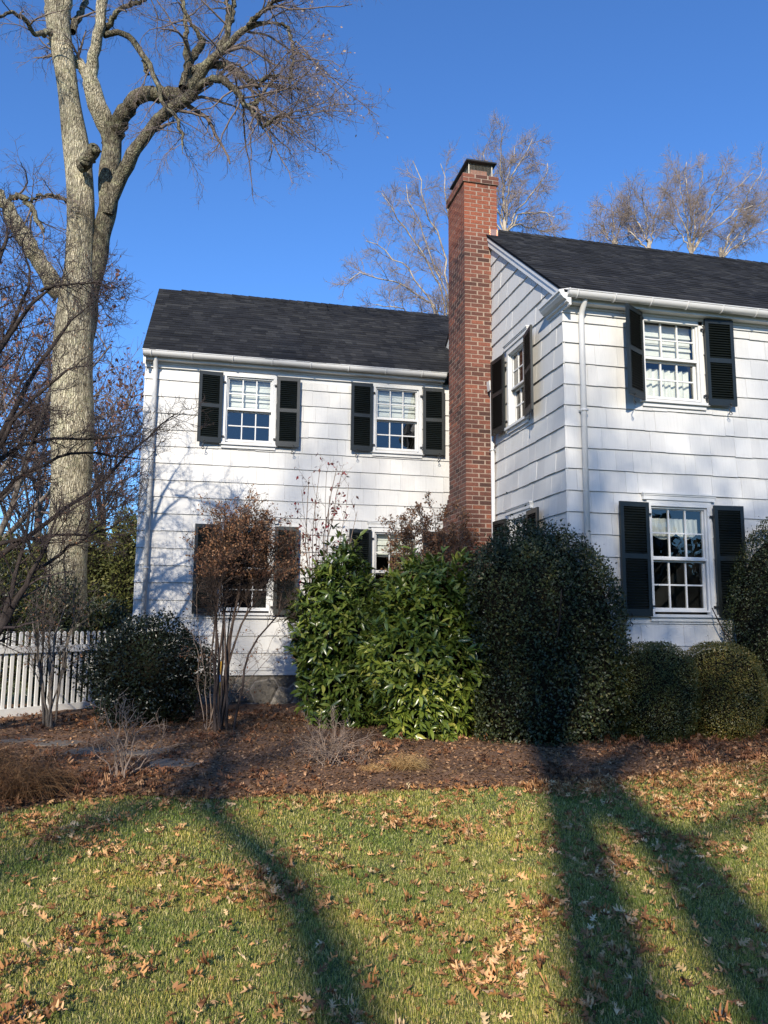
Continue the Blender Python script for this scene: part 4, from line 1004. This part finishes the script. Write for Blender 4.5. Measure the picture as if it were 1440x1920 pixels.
def bend(sx, sy, ex, ey, c=0.0, n=6):
    return [(sx+(ex-sx)*t+c*4*t*(1-t)*(sy-ey)*.5, sy+(ey-sy)*t-c*4*t*(1-t)*(ex-sx)*.3) for t in np.linspace(.12, 1, n)]
LEFTW = [(7, .2, 42, .22, .5, .025, 6, .14, .03), (6, .15, 40, .11, .5, .013, 5, .14, .02), (5, .15, 38, .055, .55, .009, 4, .14, .02)]
for (px, H, sd, Y, lab, mt, nl) in ((-20, 13.5, 11, 24, 'oak holding dull red leaves at the left edge behind the big tree', 'oakred', 2600), (70, 9.5, 12, 27, 'slender oak with faded leaves behind the big trunk', 'oakred', 1800), (-120, 14, 13, 30, 'dark bare tree beyond the left edge hedge', 'oakred', 500), (215, 12.5, 14, 34, 'small distant oak with reddish leaves right of the big trunk', 'oakred', 1200)):
    b = at(px, 900, Y); bare_tree('oak_tree', lab, (b[0], Y, .1), H, 0, sd, MAT['bark_grey'], MAT['twig'], .2, 'trees with faded leaves behind the big tree', lv=LEFTW, forks=9, ang=40, leafmat=MAT[mt], nleaf=nl, leafsize=.16, fork_t=.25)

far_tree('bare pale tree leaning left behind the chimney, over the wing roof', [[(815,585),(795,560),(770,545),(740,530),(710,520),(680,510),(655,518)], [(810,570),(780,530),(760,500),(735,480),(712,460),(688,448)], [(820,520),(790,470),(760,430),(740,400),(725,375),(716,362)], [(830,460),(805,410),(792,370),(785,335),(776,305)], [(842,430),(838,380),(832,340),(826,308)], [(800,600),(770,585),(735,575),(705,572)], [(835,540),(815,500),(800,450),(770,390),(760,350)]], 31, 3, (848, 640), 8)
far_tree('bare tree rising just right of the chimney top', [[(944,400),(942,370),(950,340),(960,310),(965,275)], [(925,365),(915,325),(905,290)], [(975,388),(1000,362),(1022,330),(1030,305)], [(978,398),(1008,398),(1040,408)], [(943,350),(938,310),(937,270),(942,250)], [(955,330),(985,290),(1000,262)], [(930,420),(890,380),(870,330)], [(965,420),(1000,425),(1040,440)]], 31, 4, (946, 440), 7)
far_tree('small bare tree left of the others behind the main roof', [[(1150,430),(1149,405),(1146,380)], [(1130,425),(1112,418)], [(1162,425),(1170,400)]], 34, 5, (1152, 470), 7)
far_tree('bare tree with white limbs behind the main roof, left of the tallest one', [[(1203,432),(1190,410),(1180,385),(1176,362)], [(1225,415),(1234,385),(1240,368)], [(1212,420),(1210,385),(1205,365)], [(1185,440),(1165,420)]], 33, 6, (1217, 470), 7)
far_tree('tallest bare tree behind the main roof near the right edge', [[(1286,430),(1275,402),(1262,378),(1250,360),(1234,345)], [(1293,400),(1290,360),(1284,330),(1290,305)], [(1322,420),(1345,390),(1370,360),(1395,340),(1412,325)], [(1312,420),(1338,372),(1352,335),(1358,308)], [(1283,390),(1274,345),(1266,315)], [(1305,400),(1315,350),(1320,315)], [(1320,440),(1350,420),(1385,395),(1410,385)], [(1280,440),(1262,420),(1245,410)]], 33, 7, (1296, 478), 8)
far_tree('bare tree behind the roof at the right edge of the photo', [[(1385,440),(1410,402),(1440,370),(1470,340)], [(1400,450),(1440,430),(1475,400)], [(1372,430),(1385,400),(1400,375)], [(1375,420),(1400,370),(1420,335),(1430,315)], [(1395,445),(1425,410),(1450,385)]], 35, 8, (1352, 485), 8)

# crab apple whose dark tangle fills the left edge
rgC = np.random.default_rng(101)
cb = np.array([-2.75, 9.25, .12]); crab = woody('crab_apple', 'dark tangled crab apple with bare arching branches at the left edge', 'tree', cb)
CL = [([(-150,1330,26),(-60,1265,22),(0,1180,15),(35,1120,12),(60,1075,10),(85,1030,8),(100,985,6),(110,930,5)], (9.3, 9.6)),
 ([(-150,1330,24),(-110,1150,22),(-70,1000,18),(-30,880,14),(10,800,11),(50,725,10),(90,655,9),(125,610,8),(160,580,7),(182,565,5)], (9.3, 9.9)),
 ([(-110,1150,16),(-90,950,14),(-60,800,12),(-25,700,11),(10,640,10),(45,590,9),(80,550,8),(110,520,7),(137,500,5)], (9.3, 9.0)),
 ([(-60,800,12),(-40,650,11),(-15,540,10),(5,470,9),(15,430,7),(0,400,5)], (9.1, 9.4)),
 ([(80,545,5),(110,535,4.5),(150,530,4),(195,530,3)], (9.1, 8.7)),
 ([(-60,980,10),(0,860,8),(40,835,7),(90,825,6),(150,824,5.5),(210,820,5),(268,820,4)], (9.4, 9.7)),
 ([(-70,1000,10),(20,905,7),(80,870,6),(130,852,5.5),(190,850,5),(240,860,4.5),(292,862,3)], (9.4, 10.2)),
 ([(-60,1100,11),(30,1020,8),(110,960,7),(170,920,6.5),(215,880,6),(262,830,5),(310,790,4),(352,762,3)], (9.4, 10.6)),
 ([(-60,1050,9),(10,1015,7),(70,1010,6),(120,1000,5.5),(165,1003,5),(215,985,4),(258,948,3)], (9.4, 10.0)),
 ([(-40,900,9),(30,780,7),(70,740,6),(115,705,5.5),(160,665,5)], (9.4, 9.0)),
 ([(-30,700,7),(20,620,6),(60,520,5),(40,450,4),(60,420,3)], (9.2, 9.8)),
 ([(0,1180,8),(40,1040,6),(60,960,5),(40,880,4),(70,800,4)], (9.4, 9.2)),
 ([(60,1075,6),(110,1040,5),(160,1010,4.5),(200,960,4),(235,900,3)], (9.6, 9.9))]
A1 = Acc(); LP = []; LR = []
for sp, dY in CL:
    q, r = limb(sp, dY, 16, True, .62); r = r*np.linspace(1, .55, 16); q += rgC.normal(0, .010, q.shape); A1.add(*tubes(q[None], r[None], 10)); LP.append(q); LR.append(r)
put(A1, 'trunk', MAT['bark_dark'], crab)
A2 = Acc(); o = twiggery(rgC, np.stack(LP), np.stack(LR), [(17, .2, 50, .62, .5, .006, 6, .17, .04), (8, .12, 47, .32, .55, .0035, 5, .17, .04), (6, .12, 50, .14, .6, .0024, 3, .15, .03)], A2)
put(A2, 'twigs', MAT['twig_dark'], crab)
A3 = Acc(); leaves_on(rgC, o[1][0], 500, .03, LEAF_OVAL, A3); put(A3, 'leaves', MAT['rust'], crab, False)

def stem_shrub(name, label, base, tips, r, seed, mat, lv, cat='shrub', spread=.05, group=None, leafmat=None, nleaf=0, leafsize=.03, tmpl=LEAF_OVAL, wander=.05, box=None, stemname='stem', drop=.5, pull=.45):
    rg = np.random.default_rng(seed); base = np.array(base, float); root = woody(name, label, cat, base, group)
    A = Acc(); P = []; R = []
    for t in tips:
        t = np.array(t, float); b = base+np.array([rg.normal(0, spread), rg.normal(0, spread), -.03]); m = (b*(1-pull)+t*pull)+rg.normal(0, .04, 3)
        m[2] = b[2]*.5+t[2]*.5
        q, rr = resample([b, b*.78+m*.22+rg.normal(0, .02, 3), m, m*.5+t*.5+rg.normal(0, .04, 3), t], [r, r*.9, r*.75, r*.55, r*.35], 12); q[1:] += rg.normal(0, .008, (11, 3)); P.append(q); R.append(rr*rg.uniform(.6, 1.1))
    P = np.stack(P); R = np.stack(R); A.add(*tubes(P, R, 7)); put(A, stemname, mat, root)
    B = Acc(); o = twiggery(rg, P, R, lv, B); put(B, 'twigs', mat, root)
    if leafmat:
        L = Acc(); n_ = nleaf; src = o[-1][0]
        if box is not None:
            e_ = src[:, -1]; k_ = (e_[:, 2] > box[0]) & (e_[:, 2] < box[1]); src = src[k_]
        if len(src): leaves_on(rg, src, n_, leafsize, tmpl, L, drop); put(L, 'leaves', leafmat, root, False)
    return root
rg = np.random.default_rng(5)
# big rust shrub in front of the wing's lower window
g = onground(410, 1376); g[2] += .02
tips = [at(x, y, g[1]+dy) for x, y, dy in ((398,1020,.1),(412,995,-.2),(430,978,.15),(448,970,-.1),(466,970,.2),(484,978,-.15),(500,995,.1),(440,1000,-.3),(470,1010,.3),(404,1060,-.1),(512,1035,0),(530,1020,.1),(538,1060,.1),(425,1040,.2))]
stem_shrub('rust_leaved_shrub', 'tall many stemmed shrub with rust brown crown before the lower wing window', g, tips, .017, 51, MAT['bark_brown'],
    [(17, .62, 34, .34, .5, .0045, 5, .13, .05), (8, .15, 38, .21, .55, .003, 4, .13, .05), (4, .2, 42, .10, .6, .0022, 3, .12, .04)], leafmat=MAT['rust'], nleaf=12000, leafsize=.032, spread=.06, pull=.24, box=(1.95, 9))
stem_shrub('rust_leaved_shrub', 'slim bare branches spreading from the foot of the rust crowned shrub', g+np.array([-.1, .15, 0]), [at(x, y, g[1]+.3) for x, y in ((370,1080),(395,1120),(420,1100),(520,1180),(360,1180),(480,1190),(545,1200))], .007, 52, MAT['twig_tan'],
    [(6, .3, 45, .35, .5, .003, 5, .15, .03), (5, .2, 42, .16, .6, .0022, 4, .15, .0)], leafmat=MAT['rust'], nleaf=260, leafsize=.035)
# tall thin shrub with crimson leaves
b = np.array([1.45, 10.8, .13]); tips = [at(x, y, 10.8+dy) for x, y, dy in ((565,920,0),(580,900,.1),(600,872,0),(612,885,-.1),(632,872,.1),(640,880,0),(655,905,.1),(590,940,.2),(618,930,.1),(545,960,-.1),(670,960,.1),(600,1000,0))]
stem_shrub('crimson_leaved_shrub', 'tall thin shrub with a few crimson leaves rising behind the left laurel', b, tips, .013, 53, MAT['twig_tan'],
    [(7, .40, 35, .35, .5, .003, 5, .12, .06), (4, .2, 38, .16, .6, .0022, 4, .14, .03)], leafmat=MAT['red'], nleaf=420, leafsize=.06, spread=.10, drop=.9)
# clipped brown shrub beside the chimney
b = np.array([3.25, 10.75, .13]); b[0] = at(800, 1100, 10.75)[0]; tips = [at(x, y, 10.75+dy) for x, y, dy in ((752,985,0),(770,968,.15),(790,962,-.1),(815,962,.1),(840,968,-.1),(862,985,0),(745,1010,.1),(872,1015,.1),(800,1000,.2),(830,1005,-.2),(775,1020,-.2),(855,1040,0))]
stem_shrub('brown_clipped_shrub', 'round topped brown twiggy shrub against the chimney above the laurels', b, tips, .014, 54, MAT['bark_grey'],
    [(14, .55, 38, .28, .5, .004, 5, .12, .08), (8, .15, 38, .16, .55, .0028, 4, .13, .06), (4, .2, 40, .08, .6, .0022, 3, .12, .05)], leafmat=MAT['rust'], nleaf=15000, leafsize=.036, spread=.06)
# slender shrub in front of the fence
g = onground(92, 1368); g[2] += .02
stem_shrub('slender_shrub', 'thin bare multi stemmed shrub growing in front of the picket fence', g, [at(x, y, g[1]+dy) for x, y, dy in ((85,1060,.1),(100,1020,0),(120,1050,-.1),(70,1120,.1),(140,1090,.1),(105,1130,0),(60,1160,-.1),(150,1140,0))], .018, 55, MAT['bark_grey'],
    [(7, .35, 35, .40, .5, .004, 5, .12, .05), (6, .2, 38, .2, .55, .003, 4, .14, .03), (4, .2, 40, .09, .6, .0022, 3, .14, .02)], leafmat=MAT['rust'], nleaf=420, leafsize=.032, spread=.04)
g = onground(222, 1468); g[2] += .03
stem_shrub('bare_bush', 'small leafless bush with pale branching twigs in front of the stepping stones', g, [at(x, y, g[1]+dy) for x, y, dy in ((175,1345,0),(198,1330,.1),(215,1318,-.1),(236,1312,.1),(255,1330,0),(285,1345,.1),(300,1370,-.1),(165,1390,0),(310,1400,.1),(240,1350,-.2),(200,1380,-.2))], .009, 56, MAT['twig_tan'],
    [(5, .3, 38, .22, .6, .0032, 4, .12, .03), (4, .2, 40, .11, .6, .0024, 3, .14, .02)], cat='bush', spread=.05, group='small leafless bushes in the bed')
g = onground(622, 1440); g[2] += .03
stem_shrub('bare_bush', 'low dense leafless bush with fine tan twigs in front of the left laurel', g, [at(x, y, g[1]+dy) for x, y, dy in ((560,1385,0),(575,1360,.1),(600,1350,-.1),(620,1340,.1),(640,1352,0),(662,1365,.1),(680,1385,-.1),(565,1410,0),(690,1405,.1),(610,1380,-.2),(650,1380,-.2),(590,1400,.2))], .006, 57, MAT['twig_tan'],
    [(9, .2, 42, .17, .6, .0026, 4, .16, .02), (6, .15, 45, .09, .6, .002, 3, .16, .01)], cat='bush', spread=.07, group='small leafless bushes in the bed')

def tuft(name, label, cx, cy, rad, h, n, mat, seed, w=.0022, cat='ornamental grass'):
    rg = np.random.default_rng(seed); z = float(mulch_h(cx, cy)); root = woody(name, label, cat, (cx, cy, z))
    a = rg.uniform(0, 2*pi, n); rr = rad*.62*np.sqrt(rg.random(n)); p0 = np.stack([cx+rr*np.cos(a), cy+rr*np.sin(a), np.full(n, z)], 1)
    d = np.stack([np.cos(a)*.45+rg.normal(0, .5, n), np.sin(a)*.45+rg.normal(0, .5, n), np.ones(n)], 1); P = np.zeros((n, 6, 3)); P[:, 0] = p0; D = unit(d); L = h*rg.uniform(.6, 1.35, n)
    for k in range(5):
        D = unit(D+np.array([0, 0, -.36])*k*.6+rg.normal(0, .20, (n, 3))); P[:, k+1] = P[:, k]+D*(L/5)[:, None]
    P[:, :, 2] = np.maximum(P[:, :, 2], z+.006)
    A = Acc(); A.add(*tubes(P, np.full((n, 6), w)*np.linspace(1, .3, 6)[None], 3)); put(A, 'blades', mat, root, False); return root
for (px, py, rad, h, n, lab, sd) in ((25, 1500, .34, .36, 1000, 'wide mound of dry russet grass at the lower left edge of the bed', 61), (95, 1485, .18, .24, 320, 'smaller russet grass mound nearest the bare bush', 62), (-60, 1465, .42, .38, 900, 'russet grass mound cut off by the left edge', 63)):
    g = onground(px, py); tuft('dry_grass_clump', lab, g[0], g[1], rad, h, n, MAT['straw'], sd)
g = onground(762, 1448); tuft('dry_grass_clump', 'small yellow dry grass tuft in front of the sunlit laurel', g[0], g[1], .16, .17, 420, MAT['straw_y'], 64)
g = onground(700, 1452); tuft('dry_grass_clump', 'tiny pale dry grass tuft beside the low leafless bush', g[0], g[1], .10, .10, 150, MAT['straw_y'], 65)
# little blue and yellow plant tag stake on the rust shrub
g = at(414, 1262, 9.7); mb = MB(); mb.tube([(0, 0, -.55), (0, 0, .12)], .007, 8); mb.box(-.016, .016, -.010, -.004, .02, .14)
st = mb.build('marker_stake', simple('yellow_plastic', (.65, .36, .05), .5), loc=tuple(g)); tag(st, 'thin yellow stake with blue tag standing among the rust shrub stems', 'stake')
mb = MB(); mb.box(-.02, .02, -.016, -.0105, -.10, -.02); mb.build('tag', simple('blue_plastic', (.05, .16, .42), .4), st)

# ------------------------------------------------------------------ trees behind the viewer (their shade falls on lawn and house)
def shade(px, py, h):
    g = onground(px, py); return g-SH*h/tan(SUN_EL)+np.array([0, 0, h-g[2]])
BACKLV = [(7, .2, 42, 2.6, .5, .026, 6, .12, .04), (6, .15, 42, 1.4, .5, .015, 5, .14, .03), (4, .15, 42, .7, .6, .010, 4, .14, .02)]
def back_tree(label, path, rads, tops, seed, lv=BACKLV, i0=14):
    rg = np.random.default_rng(seed); path = np.array(path, float); base = path[0].copy(); root = woody('lawn_oak', label, 'tree', base, 'trees on the lawn behind the viewer')
    q, r = resample(path, rads, 24); A = Acc(); A.add(*tubes(q[None], r[None], 12)); P = []; R = []
    top = q[-1]
    for (dx, dy, dz, rr) in tops:
        s = q[int(rg.integers(i0, 24))]; e = top+np.array([dx, dy, dz]); a, b = resample([s, s*.6+e*.4+rg.normal(0, .4, 3)+np.array([0, 0, .5]), e], [rr, rr*.7, rr*.3], 10); P.append(a); R.append(b)
    P = np.stack(P); R = np.stack(R); A.add(*tubes(P, R, 8)); put(A, 'trunk', MAT['bark_grey'], root)
    B = Acc(); twiggery(rg, P, R, lv, B); put(B, 'crown', MAT['twig'], root); return root
# trunk whose shade crosses the lawn right of centre
T2 = [shade(1165, 1900, 9.2), shade(1115, 1700, 10.0), shade(1078, 1560, 11.1), shade(1060, 1485, 11.9)]
b2 = T2[0].copy(); b2[2] = 0
back_tree('tall straight oak trunk standing behind the viewer', [b2]+T2+[T2[-1]+np.array([-.3, -.2, 1.5])], [.28, .215, .215, .21, .21, .17], [(2.5, .5, 2.4, .10), (-1.6, .3, 2.6, .09), (.5, -1, 4, .11), (4, 1, 1.2, .09), (1.6, 0, 1.6, .09), (3.2, -1, 3.6, .09), (5, 0, 2.4, .09)], 201, i0=18)
T3 = [shade(1500, 1900, 8.6), shade(1400, 1790, 9.4), shade(1330, 1680, 10.2), shade(1275, 1610, 11.0), shade(1200, 1545, 11.4)]
b3 = T3[0].copy(); b3[2] = 0
back_tree('oak with forked trunk behind the viewer on the right', [b3]+T3+[T3[-1]+np.array([-.2, 0, 1.0])], [.30, .25, .24, .235, .22, .18, .14], [(-1.6, .5, 3.0, .09), (-.7, -1, 4.4, .09), (5.5, .5, 1.5, .08)], 202, i0=19)
T1 = [shade(700, 2050, 7.6), shade(648, 1900, 8.2), shade(592, 1740, 8.9), shade(515, 1615, 9.5), shade(425, 1530, 10.0), shade(375, 1490, 10.4)]
b1 = T1[0].copy(); b1[2] = 0; b1[0] += .9
back_tree('leaning oak behind the viewer on the left', [b1]+T1, [.20, .13, .125, .115, .105, .09, .07], [(-2.6, 0, 2.0, .08), (-1.4, -.3, 3.6, .07), (-3.2, 0, 4.0, .06)], 203, i0=22, lv=[(5, .3, 42, 1.6, .5, .02, 6, .12, .04), (5, .15, 42, .9, .5, .012, 5, .14, .03), (4, .15, 42, .5, .6, .008, 4, .14, .02)])

FARLV = [(5, .2, 42, 3.2, .5, .04, 6, .12, .04), (5, .15, 42, 1.7, .5, .02, 5, .14, .03), (3, .15, 42, .9, .6, .012, 4, .14, .02)]
for (tx, ty, sd_, lab) in ((-19.5, -34, 211, 'very tall oak far behind the viewer on the left'), (-13.0, -37, 213, 'very tall oak far behind the viewer, nearest the middle')):
    back_tree(lab, [(tx, ty, 0), (tx+.3, ty, 9), (tx+.1, ty, 17), (tx+.4, ty, 24)], [.4, .3, .24, .16], [(4, 1, 4, .14), (-4, 1, 4, .14), (1, -1, 6, .13), (5.5, 1, 1.5, .12), (-5.5, 0, 1.5, .12), (2.5, 1, 7, .11)], sd_, lv=FARLV)
rgw = np.random.default_rng(8); A = Acc()
for k in range(60):
    cx = -95+k*3.3+rgw.normal(0, 1); cy = -62+rgw.normal(0, 5); h = rgw.uniform(7, 13); n = 520; d = unit(rgw.normal(size=(n, 3))); p = np.array([cx, cy, h*.5])+d*np.array([3.2, 3.0, h*.52])*rgw.uniform(.75, 1.08, (n, 1)); p[:, 2] = np.maximum(p[:, 2], .1)
    A.add(*scatter(*LEAF_OVAL, p, unit(rgw.normal(size=(n, 3))), d, rgw.uniform(.9, 1.8, n)))
tag(A.build('woods', MAT['rhodo'], smooth=False), 'dark line of evergreen woods behind the viewer, mirrored in the panes', 'woods', kind='stuff')

# ------------------------------------------------------------------ light
w = bpy.data.worlds.new('World'); SC.world = w; w.use_nodes = True; nt = w.node_tree
sky = nt.nodes.new('ShaderNodeTexSky'); sky.sky_type = 'NISHITA'; sky.sun_disc = False
sky.sun_elevation = SUN_EL; sky.sun_rotation = pi+SUN_AZ; sky.air_density = 1.0; sky.dust_density = .25; sky.ozone_density = 2.0; sky.altitude = 100
bg = nt.nodes['Background']; bg.inputs['Strength'].default_value = .105
nt.links.new(mixc(nt, sky.outputs[0], (.60, 1.01, 1.56), 1.0, 'MULTIPLY'), bg.inputs['Color'])
sd = bpy.data.lights.new('sun', 'SUN'); sd.energy = 5.0; sd.angle = radians(.53); sd.color = (1.0, .90, .74)
so = bpy.data.objects.new('sun', sd); COL.objects.link(so)
tosun = Vector((-SH[0]*cos(SUN_EL), -SH[1]*cos(SUN_EL), sin(SUN_EL))); so.rotation_euler = tosun.to_track_quat('Z', 'Y').to_euler(); so.location = (-8, -18, 14)
vs = SC.view_settings; vs.view_transform = 'Standard'; vs.look = 'None'; vs.gamma = 1.0; vs.exposure = 0.50
SC.cycles.max_bounces = 6; SC.cycles.transparent_max_bounces = 12; SC.cycles.diffuse_bounces = 3; SC.cycles.glossy_bounces = 3
SC.cycles.use_denoising = True
